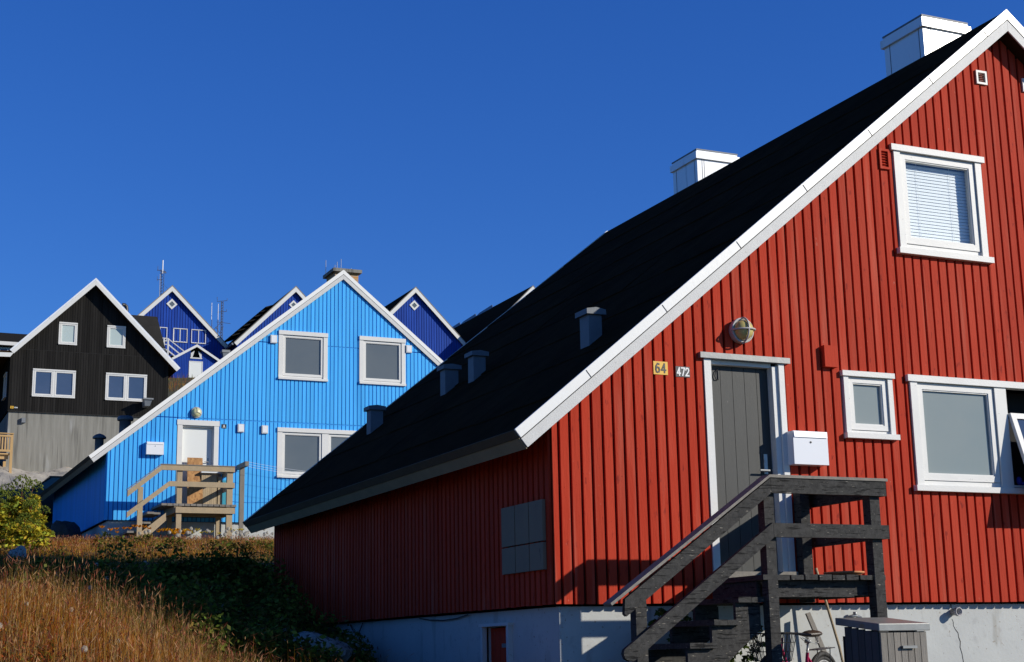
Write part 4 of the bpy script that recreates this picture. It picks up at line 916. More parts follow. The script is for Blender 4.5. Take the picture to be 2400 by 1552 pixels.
window(K, frK, 1.79, 2.51, 2.77, 3.69, glass=gl_cur, **kw)
window(K, frK, 3.68, 4.42, 2.77, 3.69, glass=gl_cur, **kw)
window(K, frK, 0.87, 2.52, 0.61, 1.73, glass=gl_black, panes=[(0.925, 1.64), (1.72, 2.465)], **kw)
window(K, frK, 3.70, 5.34, 0.61, 1.73, glass=gl_black, panes=[(3.755, 4.47), (4.55, 5.285)], **kw)
m = MB(); m.box(-0.13, 6.0, 48.03, 48.3, 5.6, 9.15); m.box(-0.13, 0.15, 48.3, 56, 5.6, 9.15); m.box(5.75, 6.0, 48.3, 56, 5.6, 9.15); obj('concrete_base', m, concrete, K)
slab_roof(K, -0.24, 11.53, 2.93, 14.70, 6.43, 11.20, 47.62, 56.2, 0.18, felt, 'roof')
rake(K, -0.24, 11.53, 2.93, 14.70, 6.43, 11.20, 47.60, -0.012, 0.05, 0.022, zinc, 'rake_cap')
rake(K, -0.24, 11.53, 2.93, 14.70, 6.43, 11.20, 47.59, 0.051, 0.20, 0.028, white, 'rake_board')
# terrace roof continuing to the left
m = MB(); m.hexa([(-3.6, 47.62, 11.18), (-0.25, 47.62, 11.28), (-0.25, 56, 11.28), (-3.6, 56, 11.18), (-3.6, 47.62, 11.40), (-0.25, 47.62, 11.50), (-0.25, 56, 11.5), (-3.6, 56, 11.4)]); obj('terrace_roof', m, felt, K)
m = MB(); m.hexa([(-3.6, 47.59, 11.15), (-0.22, 47.59, 11.25), (-0.22, 47.615, 11.25), (-3.6, 47.615, 11.15), (-3.6, 47.59, 11.34), (-0.10, 47.59, 11.42), (-0.10, 47.615, 11.42), (-3.6, 47.615, 11.34)]); obj('terrace_fascia', m, white, K)
# cross wing behind
m = MB(); m.prism([(3.6, 52.0, 12.95), (3.6, 54.0, 14.75), (3.6, 56.0, 12.95), (3.6, 56.0, 12.75), (3.6, 54.0, 14.52), (3.6, 52.0, 12.75)], (3.05, 0, 0)); obj('wing_roof', m, felt_sunlit, K)
m = MB(); m.box(3.8, 6.5, 52.2, 55.8, 8, 12.8); m.prism([(6.5, 52.2, 12.8), (6.5, 55.8, 12.8), (6.5, 54, 14.5)], (-.1, 0, 0)); obj('wing_wall', m, tar, K)
m = MB(); m.tube([(3.6, 51.97, 12.84), (6.68, 51.97, 12.84)], 0.055, 8); obj('gutter', m, ventm, K)
m = MB(); m.tube([(5.28, 54, 14.4), (5.28, 54, 15.0), (5.26, 54, 15.12), (5.19, 54, 15.18), (5.08, 54, 15.18)], 0.085, 14); obj('stove_pipe', m, blackm, K, True)
m = MB(); frK.box(m, 0.52, 0.68, -0.46, -0.27, -0.02, 0.09); vv = obj('vent_box', m, ventm, K); m = MB(); frK.box(m, .535, .665, -0.445, -0.285, .091, .10); obj('vent_cover', m, metal, vv)
plate(Frame((-0.17, 47.97, 9.18), (1, 0, 0), (0, -1, 0)), 0.09, 0.21, 0.09, 0.185, 0.0, yellowp, '5', blackp, 'tiny yellow number plate at the lower corner of the black house', 0.04, 0.05, 0, 0.012)
plate(Frame((-0.17, 47.97, 9.18), (1, 0, 0), (0, -1, 0)), 0.23, 0.37, 0.10, 0.165, 0.0, blackp, '6056', whitep, 'tiny dark number plate with white numerals on the black house', 0.024, 0.04, 0.008, 0.008)
lf = thing('flood_lamp', (5.1, 47.9, 9.6), 'grey flood lamp on a bracket under the right window of the black house', 'lamp')
m = MB(); m.box(4.94, 5.34, 47.35, 47.75, 9.80, 9.86); obj('lamp_head', m, metal, lf)
m = MB(); m.hexa([(5.02, 47.45, 9.55), (5.22, 47.45, 9.55), (5.22, 47.97, 9.55), (5.02, 47.97, 9.55), (4.99, 47.4, 9.795), (5.3, 47.4, 9.795), (5.3, 47.97, 9.795), (4.99, 47.97, 9.795)]); obj('bracket', m, ventm, lf)
# timber balcony beside the concrete base
bc = thing('timber_balcony', (-1.5, 47.2, 6.3), 'fresh pine balcony with slatted railing left of the concrete base', 'balcony')
for q_ in ((-0.16, -0.06, 46.45, 46.55, 6.2, 8.04), (-0.30, -0.20, 47.3, 47.4, 6.2, 7.1), (-2.9, -2.8, 46.45, 46.55, 6.0, 8.04)):
    m = MB(); m.box(*q_); obj('post', m, pine_new, bc)
m = MB(); m.box(-3, -0.05, 46.40, 46.56, 8.041, 8.075); obj('rail_cap', m, pine_new, bc)
m = MB(); x = -2.78
while x < -0.2: m.box(x, x + .055, 46.47, 46.49, 7.44, 8.0); x += 0.105
obj('balusters', m, pine_new, bc)
m = MB(); m.box(-3, -0.162, 46.44, 46.468, 7.36, 7.44); m.box(-3, -.162, 46.44, 46.468, 7.93, 8.0); m.box(-3, -0.162, 46.5, 48, 7.26, 7.31); m.box(-3, -.2, 46.6, 46.7, 7.1, 7.255); obj('deck', m, pine_new, bc)
m = MB()
for k in range(9): m.box(-1.5, -0.3, 49.5 + k * .25, 49.75 + k * .25, 7.4 + k * .19, 7.45 + k * .19)
tag(obj('entrance_steps', m, pine, None), 'timber steps rising beside the left wall of the black house', 'stairs')
# low building at far left behind the black house
LB = thing('low_house', (-1.5, 61.5, 10), 'low dark roofed house with a white window band at the far left', 'house')
m = MB(); m.prism([(-7, 59.9, 14.33), (-7, 62, 15.22), (-7, 64.5, 14.2), (-7, 64.5, 14.0), (-7, 62, 15.0), (-7, 59.9, 14.15)], (8.95, 0, 0)); obj('roof', m, tar, LB)
m = MB(); m.box(-7, 1.97, 59.86, 59.895, 14.19, 14.36); obj('fascia_board', m, white, LB)
m = MB(); m.box(-6.8, 1.7, 60.2, 64, 8, 14.15); obj('wall', m, tar, LB)
for k in range(6):
    x1 = 0.82 - k * 0.95
    m = MB()
    for a, b, c, e in ((x1 - .36, x1 + .48, 14.05, 14.14), (x1 - .36, x1 + .48, 13.35, 13.42), (x1 - .36, x1 - .29, 13.421, 14.049), (x1 + .41, x1 + .48, 13.421, 14.049), (x1 + .02, x1 + .09, 13.421, 14.049)): m.box(a, b, 60.14, 60.199, c, e)
    wn = obj('window', m, white, LB); m = MB(); m.box(x1 - .29, x1 + .41, 60.17, 60.195, 13.42, 14.05); obj('glass', m, gl_black, wn)

# ------------------------------------------------------------------ navy row houses on the ridge
def navy_house(xa, y, za, hl, hr, zb, L, label, diamond=None):
    H = thing('navy_house', (xa, y + L / 2, zb), label, 'house', 'navy blue row houses on the hilltop')
    ov = 0.3
    xe, ze, xr, zr = xa - hl, za - hl, xa + hr, za - hr
    fr = Frame((xe + .35, y, zb), (1, 0, 0), (0, -1, 0)); Wd = hl + hr - .7; ua = hl - .35
    top = lambda u: za - .42 - abs(u - ua) - zb
    ops = []
    m = MB(); cladding(m, fr, 0, Wd, 0, top, ops, [ua], 0.235, 0.055, 0.035); obj('front_wall', m, [navy, navy_dark], H)
    m = MB(); m.box(xe + .35, xe + .45, y + .04, y + L, zb, ze + .2); m.box(xr - .45, xr - .35, y + .04, y + L, zb, zr + .2); m.prism([(xe + .35, y + L, zb), (xr - .35, y + L, zb), (xr - .35, y + L, zr + .2), (xa, y + L, za - .4), (xe + .35, y + L, ze + .2)], (0, .1, 0)); obj('side_wall', m, navy, H)
    slab_roof(H, xe, ze, xa, za, xr, zr, y - .3, y + L + .2, 0.22, felt, 'roof')
    rake(H, xe, ze, xa, za, xr, zr, y - .335, 0.05, 0.36, 0.03, white, 'rake_board')
    rake(H, xe, ze, xa, za, xr, zr, y - .345, -0.02, 0.048, 0.04, grey_w, 'rake_cap')
    for sx, bx, bz in ((-1, xe, ze), (1, xr, zr)):
        m = MB(); m.tube([(bx + sx * .08, y - .3, bz - .12), (bx + sx * .08, y + L, bz - .12)], 0.11, 8); obj('gutter', m, ventm, H, True)
    if diamond:
        dx, dz, r_ = diamond; P = fr.p
        def dia(mm, ro, ri, d0, d1):
            o = [(dx, dz + ro), (dx + ro, dz), (dx, dz - ro), (dx - ro, dz)]; i_ = [(dx, dz + ri), (dx + ri, dz), (dx, dz - ri), (dx - ri, dz)]
            for k in range(4):
                k2 = (k + 1) % 4
                mm.prism([(o[k][0], y - d1, o[k][1]), (o[k2][0], y - d1, o[k2][1]), (i_[k2][0], y - d1, i_[k2][1]), (i_[k][0], y - d1, i_[k][1])], (0, d1 - d0, 0))
        m = MB(); dia(m, r_, r_ * .55, .04, .09); dw = obj('diamond_window', m, white, H)
        m = MB(); q = r_ * .54; m.prism([(dx, y - .06, dz + q), (dx + q, y - .06, dz), (dx, y - .06, dz - q), (dx - q, y - .06, dz)], (0, .02, 0)); obj('glass', m, gl_grey, dw)
    return H, fr
ridgem = M('dull_blue_roof_sheet', (0.10, 0.15, 0.28), None, 0.5)
HA, fA = navy_house(18.89, 112, 30.78, 4.95, 4.95, 21.5, 10, 'leftmost navy gabled row house with three windows and white stairs', (18.94, 29.19, .47))
HBb, fBb = navy_house(28.98, 109.2, 30.92, 5.35, 5.1, 21.5, 10, 'navy gable rising just behind the left slope of the bright blue house', (28.85, 29.28, .42))
HC, fC = navy_house(39.03, 106.5, 31.08, 5.1, 4.95, 22, 10, 'navy gable with diamond window standing right of the bright blue gable', (38.98, 29.45, .46))
HD, fD = navy_house(49.15, 103.8, 31.42, 5.1, 5.1, 22, 26, 'navy house whose roof slope and white gable edge peek over the red house roof', None)
def fine_win(H, fr, u0, u1, z0, z1, mull):
    window(H, fr, u0, u1, z0, z1, cw=.055, head=.06, sill=.06, ear=0, sash=.03, bottom_rail=.01, panes=[(u0 + .055, mull - .03), (mull + .03, u1 - .055)], glass=gl_grey, d=.08)
o_ = fA.o.x; ob = fA.o.z
for a, b, mu in ((19.12, 20.34, 19.72), (20.67, 21.93, 21.30), (17.40, 18.62, 18.0)): fine_win(HA, fA, a - o_, b - o_, 25.90 - ob, 27.12 - ob, mu - o_)
# stepped panels on the left slopes
def panels(H, x0, z0, x1, z1, n, y0, y1, mat):
    for i in range(n):
        t = i / n; t2 = (i + 1.05) / n; d = Vector((x1 - x0, 0, z1 - z0)).normalized(); nn = Vector((-d.z, 0, d.x))
        a = Vector((x0, y0, z0)).lerp(Vector((x1, y0, z1)), t); b = Vector((x0, y0, z0)).lerp(Vector((x1, y0, z1)), t2) - nn * 0.30
        m = MB(); m.prism([a, b, b - nn * .10, a - nn * .10], (0, y1 - y0, 0)); obj('roof_panel', m, mat, H)
panels(HBb, 23.55, 26.30, 26.95, 29.45, 7, 109.4, 112.5, tar)
for k in range(4):
    y0 = 112.2 + k * 4.0; m = MB(); m.prism([(49.05, y0, 31.30), (49.05, y0 + .2, 31.62), (49.05, y0 + 3.2, 31.50), (49.05, y0 + 4.3, 31.28)], (.06, 0, 0)); obj('ridge_plate', m, ridgem, HD)
# gabled entrance in front of the leftmost navy house
EN = thing('navy_porch', (19.4, 107, 20.9), 'small navy porch with white door in front of the leftmost navy house', 'shed')
fE = Frame((17.6, 104, 20.6), (1, 0, 0), (0, -1, 0))
m = MB(); cladding(m, fE, 0, 3.6, 0, lambda u: 3.30 - abs(u - 1.8) * .60, [(1.36, 2.23, 2.46, 3.3), (1.30, 2.28, 0.0, 2.1)], [1.8], 0.13, 0.025, 0.02); obj('front_wall', m, [navy, navy_dark], EN)
m = MB(); m.box(17.6, 17.7, 104.04, 111.8, 20.6, 22.8); m.box(21.1, 21.2, 104.04, 111.8, 20.6, 22.8); obj('side_wall', m, navy, EN)
slab_roof(EN, 17.40, 22.86, 19.4, 24.09, 21.4, 22.86, 103.75, 111.9, 0.12, felt, 'roof')
rake(EN, 17.40, 22.86, 19.4, 24.09, 21.4, 22.86, 103.72, -0.01, 0.17, 0.028, white, 'rake_board')
m = MB(); fE.box(m, 1.30, 2.28, 0, 2.1, -0.02, 0.03); dd_ = obj('door', m, door_w, EN); m = MB(); fE.box(m, 1.24, 1.30, 0, 2.1, 0, .05); fE.box(m, 2.28, 2.34, 0, 2.1, 0, .05); fE.box(m, 1.24, 2.34, 2.1, 2.16, 0, .05); obj('door_frame', m, white, dd_)
m = MB(); fE.box(m, 1.32, 2.27, 2.36, 2.46, 0.0, .06); m.prism([fE.p(1.36, 2.46, .06), fE.p(1.50, 2.46, .06), fE.p(1.66, 3.0, .06), fE.p(1.36, 2.8, .06)], (0, .03, 0)); m.prism([fE.p(2.23, 2.46, .06), fE.p(2.10, 2.46, .06), fE.p(1.94, 3.0, .06), fE.p(2.23, 2.8, .06)], (0, .03, 0)); obj('loft_opening_trim', m, white_b, EN)
m = MB(); fE.box(m, 1.3, 2.3, 2.4, 3.2, -.5, -.45); obj('loft_opening', m, dark, EN)
WS = thing('white_stairs', (17.3, 106, 21.5), 'white railed outdoor stairs up the front of the leftmost navy house', 'stairs')
m = MB()
for (x0, z0, x1, z1, t) in ((16.9, 24.9, 17.5, 24.9, .07), (17.5, 24.9, 18.95, 23.85, .07), (17.5, 24.45, 18.6, 23.6, .10), (16.9, 24.4, 17.5, 24.4, .06), (16.9, 23.95, 17.55, 23.95, .10), (17.55, 23.9, 18.5, 23.2, .10)): m.beam((x0, 106, z0), (x1, 106, z1), .06, t)
for x in (17.48, 17.15): m.box(x, x + .12, 105.95, 106.05, 22.0, 24.9)
m.box(16, 17.6, 106.1, 111.8, 23.85, 23.95); obj('railing', m, white_b, WS)
m = MB()
for k in range(8): m.box(17.6 + k * .25, 17.85 + k * .25, 106.1, 107.2, 23.7 - k * .19, 23.75 - k * .19)
obj('treads', m, grey_w, WS)
m = MB(); m.hexa([(22.6, 108, 23.8), (22.95, 108, 23.8), (22.95, 108.4, 23.8), (22.6, 108.4, 23.8), (22.48, 107.95, 24.45), (23.05, 107.95, 24.45), (23.05, 108.5, 24.45), (22.48, 108.5, 24.45)]); vt = obj('duct_cowl', m, ventm); tag(vt, 'grey metal duct cowl at the foot of the gutter between two navy houses', 'vent')
m = MB(); m.box(22.42, 23.1, 107.9, 108.5, 24.46, 24.68); obj('cowl_top', m, metal, vt)
m = MB(); m.box(22.6, 22.95, 108.01, 108.39, 22.3, 23.79); obj('duct', m, ventm, vt)

# antenna masts
def lattice(m, x, y, z0, z1, w_, n):
    c = [(x - w_, y), (x + w_, y), (x, y + w_ * 1.6)]
    for a, b in c: m.tube([(a, b, z0), (a, b, z1)], 0.028, 5)
    for i in range(n):
        za = z0 + (z1 - z0) * i / n; zb = z0 + (z1 - z0) * (i + 1) / n
        for k in range(3):
            p, q = c[k], c[(k + 1) % 3]; m.tube([(*p, za), (*q, zb)], 0.014, 4)
mast = M("grey_blue_mast", (0.10, 0.12, 0.18), None, 0.5, metal=.3)
A1 = thing('antenna_mast', (20.5, 125, 26), 'tall lattice antenna mast behind the leftmost navy gable', 'antenna', 'antenna masts on the ridge')
m = MB(); lattice(m, 20.58, 125, 26, 35.6, .17, 34); obj('lattice_tower', m, mast, A1)
m = MB(); m.tube([(20.60, 125, 35.2), (20.60, 125, 36.5)], .055, 8); m.tube([(20.38, 125, 27), (20.38, 125, 35.1)], .025, 6); obj('whip_antenna', m, enamel, A1)
m = MB(); m.tube([(20.1, 125, 35.5), (20.9, 125, 35.42)], .035, 5); m.tube([(20.15, 125, 35.4), (20.15, 125, 35.9)], .025, 5); m.tube([(20.1, 125, 34.55), (20.5, 125, 34.6)], .03, 5); m.tube([(20.13, 125, 34.4), (20.13, 125, 34.9)], .02, 5); m.beam((20.6, 125, 35.35), (20.95, 125, 35.3), .1, .12); obj('cross_arm', m, mast, A1)
m = MB(); m.tube([(20.7, 125, 34.2), (23.5, 122, 30.0)], .010, 4); obj('guy_wire', m, mast, A1)
A2 = thing('antenna_mast', (26.3, 125, 26), 'lattice antenna mast with forked top arms between the navy gables', 'antenna', 'antenna masts on the ridge')
m = MB(); lattice(m, 26.37, 125, 26, 32.95, .10, 26); obj('lattice_tower', m, mast, A2)
m = MB(); m.tube([(25.86, 125, 33.35), (25.88, 125, 32.9), (26.35, 125, 32.98), (26.83, 125, 33.06), (26.83, 125, 33.28)], .03, 5); m.tube([(25.9, 125, 31.85), (26.8, 125, 32.0), (26.8, 125, 32.2)], .03, 5); m.tube([(25.85, 125, 30.9), (27.2, 125, 30.83)], .025, 5); m.tube([(25.6, 125, 30.1), (26.4, 125, 31.0)], .03, 5); m.tube([(25.8, 125, 30.4), (26.2, 125, 29.8), (26.5, 125, 30.5)], .04, 5); obj('cross_arm', m, mast, A2)
A3 = thing('antenna_mast', (25.9, 124.5, 26), 'thin white whip antenna just left of the forked mast', 'antenna', 'antenna masts on the ridge')
m = MB(); m.tube([(25.87, 124.5, 26), (25.87, 124.5, 31)], .04, 6); obj('pole', m, mast, A3); m = MB(); m.tube([(25.87, 124.5, 31), (25.87, 124.5, 32.55)], .035, 6); obj('whip_antenna', m, enamel, A3)
A4 = thing('antenna_mast', (25.5, 125.5, 26), 'leftmost thin white whip antenna of the group above the navy gutter', 'antenna', 'antenna masts on the ridge')
m = MB(); m.tube([(25.5, 125.5, 26), (25.52, 125.5, 31.2)], .035, 6); obj('pole', m, mast, A4); m = MB(); m.tube([(25.47, 125.5, 31.2), (25.47, 125.5, 32.85)], .035, 6); obj('whip_antenna', m, enamel, A4)

# ------------------------------------------------------------------ bare rock below the black house
def heightfield(x0, x1, y0, y1, nx, ny, fz):
    xs = np.linspace(x0, x1, nx); ys = np.linspace(y0, y1, ny); gx, gy = np.meshgrid(xs, ys); z = fz(gx, gy)
    v = np.stack([gx.ravel(), gy.ravel(), z.ravel()], 1); i = (np.arange(ny - 1)[:, None] * nx + np.arange(nx - 1)[None, :]).ravel()
    return v, np.stack([i, i + 1, i + nx + 1, i + nx], 1)
def rockz(x, y):
    z = 4.78 + (y - 40) * 0.262
    z = z + 0.16 * np.abs(np.sin(y * 1.3 + x * .45)) ** 2 + .10 * np.sin(x * 1.7 + y * .6) + .05 * np.sin(x * 5.1 + 1) * np.sin(y * 4.3) + .03 * np.sin(x * 11 + y * 7)
    e = np.minimum(1, np.minimum((x + 7) / 1.5, np.minimum((9 - x) / 1.5, (y - 38.2) / 1.2)))
    return np.where(e < 1, z - (1 - e) * 1.6, z)
v, f = heightfield(-7, 9, 38.2, 48.4, 110, 90, rockz)
me = bpy.data.meshes.new('rock_outcrop'); me.from_pydata(v.tolist(), [], f.tolist()); me.polygons.foreach_set('use_smooth', [True] * len(f)); me.materials.append(rock)
ro = bpy.data.objects.new('rock_outcrop', me); COL.objects.link(ro); structure(ro)
def boulder(name, c, r, mat, label, seed):
    import bmesh
    bm = bmesh.new(); bmesh.ops.create_icosphere(bm, subdivisions=3, radius=1.0); g = np.random.RandomState(seed); ph = g.uniform(0, 6, 6)
    for v_ in bm.verts:
        p = v_.co; k = 1 + .18 * math.sin(p.x * 3 + ph[0]) * math.sin(p.y * 3.2 + ph[1]) + .12 * math.sin(p.z * 4 + ph[2] + p.x * 2) + .05 * math.sin(p.x * 9 + ph[3]) * math.sin(p.z * 8 + ph[4])
        v_.co = Vector((p.x * r[0] * k, p.y * r[1] * k, p.z * r[2] * k))
    me = bpy.data.meshes.new(name); bm.to_mesh(me); bm.free(); me.materials.append(mat); o = bpy.data.objects.new(name, me); o.location = c; COL.objects.link(o); return tag(o, label, 'rock')
boulder('boulder', (-3.02, 15.6, 1.36), (.18, .16, .24), lichen, 'lichen covered pale boulder under the yellow green angelica', 3)
boulder('boulder', (-0.62, 27.0, 2.62), (.36, .45, .55), M("dark_wet_rock", (0.03, 0.027, 0.027), (0.06, 0.055, 0.05), 0.8, 5, (1, 1, 1), .8, .6, 12), 'dark leaning rock beside the shaded wall of the bright blue house', 5)
boulder('boulder', (-1.2, 3.6, -0.42), (.45, .35, .22), lichen, 'half buried grey stone in the shaded weeds near the red wall', 8)

# ------------------------------------------------------------------ dark parked car
car = thing('parked_car', (0.3, 36.9, 3.35), 'dark green parked car behind the plants at the far end of the bright blue house', 'car')
cz = gz(-0.5, 36.5)
m = MB(); prof = [(-1.95, .32), (-1.98, .62), (-1.85, .78), (-1.2, .90), (-0.55, .95), (0.05, 1.40), (1.4, 1.44), (2.1, 1.0), (2.35, .92), (2.4, .35)]
lower = [(-1.95, .28), (-1.99, .60), (-1.85, .76), (-1.2, .88), (-0.55, .93), (2.2, .96), (2.38, .9), (2.4, .3)]
m.prism([(x, 36.1, cz + z) for x, z in lower], (0, 1.65, 0)); bdy = obj('body', m, carp, car); bv = bdy.modifiers.new('b', 'BEVEL'); bv.width = .06; bv.segments = 3
m = MB(); m.hexa([(-0.5, 36.2, cz + .94), (2.1, 36.2, cz + .94), (2.1, 37.65, cz + .94), (-.5, 37.65, cz + .94), (0.08, 36.33, cz + 1.38), (1.5, 36.33, cz + 1.38), (1.5, 37.52, cz + 1.38), (0.08, 37.52, cz + 1.38)]); obj('windows', m, glass_opaque("greenish_car_glass", (.10, .16, .15), .08), car)
m = MB(); m.box(.06, 1.52, 36.31, 37.54, cz + 1.381, cz + 1.43); obj('roof', m, carp, car)
m = MB(); m.beam((-0.47, 36.215, cz + .97), (.10, 36.33, cz + 1.38), .05, .05); m.beam((0.75, 36.2, cz + .95), (.75, 36.33, cz + 1.38), .05, .05); obj('pillars', m, carp, car)
for x in (-1.3, 1.65):
    m = MB(); m.lathe((x, 36.08, cz + .31), (0, 1, 0), [(.12, 0), (.22, .0), (.31, .02), (.31, .2), (0, .2)], 24); wl = obj('wheel', m, rubber, car); m = MB(); m.lathe((x, 36.07, cz + .31), (0, 1, 0), [(0, 0), (.2, .01), (.2, .03)], 20); obj('hub_cap', m, metal, wl)
m = MB(); m.lathe((-0.38, 36.02, cz + 1.0), (0, 1, 0.0), [(0, 0), (.09, .01), (.10, .08), (.03, .15)], 12); obj('wing_mirror', m, carp, car)
m = MB(); m.box(-1.97, -1.80, 36.08, 36.30, cz + .58, cz + .72); obj('headlight', m, chrome, car)

# ------------------------------------------------------------------ grass, weeds and plants
def veg_mat(name, rough=0.8, trans=0.25):
    m = bpy.data.materials.new(name); m.use_nodes = True; t = m.node_tree; b = t.nodes['Principled BSDF']
    an = t.nodes.new("ShaderNodeAttribute"); an.attribute_name = 'tint'
    b.inputs['Roughness'].default_value = rough; b.inputs['Specular IOR Level'].default_value = 0.1
    tl = t.nodes.new("ShaderNodeBsdfTranslucent"); mx = t.nodes.new("ShaderNodeMixShader"); mx.inputs[0].default_value = trans
    t.links.new(an.outputs['Color'], b.inputs['Base Color']); t.links.new(an.outputs['Color'], tl.inputs['Color'])
    o = t.nodes['Material Output']; t.links.new(b.outputs[0], mx.inputs[1]); t.links.new(tl.outputs[0], mx.inputs[2]); t.links.new(mx.outputs[0], o.inputs[0])
    return m
vegm = veg_mat("plant_matter")
def raw_obj(name, v, faces_sizes, idx, tint, mat, origin=None):
    """fast mesh from arrays; faces_sizes: loop counts per face; idx: flat vertex indices"""
    me = bpy.data.meshes.new(name); o0 = np.array(origin if origin is not None else [0, 0, 0], float)
    me.vertices.add(len(v)); me.vertices.foreach_set('co', (v - o0).ravel())
    me.loops.add(len(idx)); me.loops.foreach_set('vertex_index', idx)
    me.polygons.add(len(faces_sizes)); st = np.concatenate([[0], np.cumsum(faces_sizes)[:-1]])
    me.polygons.foreach_set('loop_start', st); me.update(calc_edges=True)
    if tint is not None:
        a = me.color_attributes.new('tint', 'FLOAT_COLOR', 'POINT'); a.data.foreach_set('color', np.concatenate([tint, np.ones((len(tint), 1))], 1).ravel())
    me.materials.append(mat); o = bpy.data.objects.new(name, me); COL.objects.link(o); o.location = tuple(o0); return o
def vnoise(x, y, s, seed=0):
    g = np.random.RandomState(seed); out = np.zeros_like(x)
    for k in range(5):
        a = g.uniform(0, 2 * PI); f = s * g.uniform(.6, 1.7); out += np.sin((x * math.cos(a) + y * math.sin(a)) * f + g.uniform(0, 6))
    return out / 5
def blades(x, y, h, wd, tint, lean=0.25, seed=0, head=None):
    """grass blades; returns v, sizes, idx, tint. head: (fraction mask, colour, size)"""
    g = np.random.RandomState(seed); n = len(x); z = ground(x, y) - 0.02
    a = g.uniform(0, 2 * PI, n); dx, dy = np.cos(a) * wd / 2, np.sin(a) * wd / 2
    l = g.uniform(0, lean, n) * h; la = g.uniform(0, 2 * PI, n); lx, ly = np.cos(la) * l, np.sin(la) * l
    P = lambda X, Y, Z: np.stack([X, Y, Z], 1)
    v = np.stack([P(x - dx, y - dy, z), P(x + dx, y + dy, z), P(x + lx * .35 + dx * .7, y + ly * .35 + dy * .7, z + h * .55), P(x + lx * .35 - dx * .7, y + ly * .35 - dy * .7, z + h * .55), P(x + lx, y + ly, z + h)], 1)
    b = np.arange(n) * 5
    idx = np.stack([b, b + 1, b + 2, b + 3, b + 3, b + 2, b + 4], 1).ravel(); sizes = np.tile([4, 3], n)
    tt = np.repeat(tint[:, None, :], 5, 1); tt = tt * np.array([.8, .8, 1, 1, 1.1])[None, :, None]
    V_, S_, I_, T_ = v.reshape(-1, 3), sizes, idx, tt.reshape(-1, 3)
    if head is not None:
        mask, hc, hl, hw = head; k = np.where(mask)[0]; m_ = len(k)
        if m_:
            tx, ty, tz = x[k] + lx[k], y[k] + ly[k], z[k] + h[k]; a2 = g.uniform(0, PI, m_); hx, hy = np.cos(a2) * hw, np.sin(a2) * hw
            ux, uy = lx[k] * .25, ly[k] * .25; HL = hl * g.uniform(.6, 1.3, m_)
            v2 = np.stack([P(tx - ux, ty - uy, tz - HL * .5), P(tx + hx, ty + hy, tz), P(tx + ux, ty + uy, tz + HL * .6), P(tx - hx, ty - hy, tz)], 1)
            b2 = len(V_) + np.arange(m_) * 4
            V_ = np.concatenate([V_, v2.reshape(-1, 3)]); S_ = np.concatenate([S_, np.full(m_, 4)]); I_ = np.concatenate([I_, np.stack([b2, b2 + 1, b2 + 2, b2 + 3], 1).ravel()])
            hcol = hc[g.randint(0, len(hc), m_)] * g.uniform(.7, 1.3, (m_, 1)); T_ = np.concatenate([T_, np.repeat(hcol[:, None, :], 4, 1).reshape(-1, 3)])
    return V_, S_, I_, T_
def keep_out(x, y):
    k = ~((x > -0.06) & (x < 11.9) & (y > -0.02) & (y < 9.6)); k &= ~((x > -0.02) & (x < 11.9) & (y > 24.95) & (y < 34.6)); k &= ~((y > -3.2) & (y <= 0) & (x > 0.1))
    return k
DRY = np.array([(.36, .13, .014), (.44, .20, .022), (.28, .075, .016), (.50, .29, .045), (.36, .25, .025), (.26, .055, .018)])
GRN = np.array([(.075, .10, .018), (.11, .12, .02), (.05, .075, .015), (.15, .14, .03)])
STRAW = np.array([(.55, .34, .10), (.46, .25, .07), (.58, .38, .16)])
PURP = np.array([(.26, .09, .05), (.36, .15, .07), (.46, .26, .13), (.24, .06, .035)])
def mixcol(x, y, seed, green=0.0):
    g = np.random.RandomState(seed); n = len(x)
    t = vnoise(x, y, 1.8, seed) * 1.3 + g.normal(0, .35, n) + green
    c = DRY[g.randint(0, len(DRY), n)]; gg = GRN[g.randint(0, len(GRN), n)]
    c = np.where((t > .35)[:, None], gg, c); return c * g.uniform(.65, 1.35, (n, 1))
# 1. tall dry grass on the sunlit bank in front
n = 82000; x = NR.uniform(-6.2, -0.6, n); y = NR.uniform(-6.5, 4.0, n)
dens = np.clip(1.0 - (y - 1.5) / 4, .25, 1) * np.clip((-.4 - x) / 1.6, .25, 1); k = (NR.uniform(0, 1, n) < dens) & keep_out(x, y) & ~((y > 1.9) & (x > -3.1)); x, y = x[k], y[k]; n = len(x)
pt = vnoise(x, y, 1.1, 5)
h = (NR.uniform(.12, .34, n) + .10 * pt) * np.where(NR.uniform(0, 1, n) < .12, 1.7, 1); h = np.clip(h, .05, .5)
c = mixcol(x, y, 21, .08)
rd = np.clip((-.6 - y) / 2.2 + .35 * vnoise(x, y, 2.6, 13), 0, 1)[:, None]; c = c * (1 - rd) + rd * c * np.array([.95, .52, .8])
h = h * (1 - .35 * rd[:, 0])
c = c * np.array([.84, .66, .5])
v, s_, i_, t_ = blades(x, y, h, .0034, c, .5, 1, (NR.uniform(0, 1, n) < .35, PURP, .03, .0035))
stuff(raw_obj('dry_grass', v, s_, i_, t_, vegm), 'tall rust and gold grass on the sunlit bank at the lower left', 'grass')
cs = []
for i in range(170):
    xx, yy = NR.uniform(-5.4, -1.6), NR.uniform(-4.2, 1.2); rx = NR.uniform(.10, .26); cs.append((xx, yy, gz(xx, yy) - .02, rx, rx * .9))
heath_cs = list(cs)
def _lc(): return leaf_cloud(heath_cs, 420, .016, np.array([(.34, .07, .02), (.42, .13, .02), (.24, .05, .03), (.16, .15, .02), (.40, .24, .03), (.12, .10, .02)]), 47)
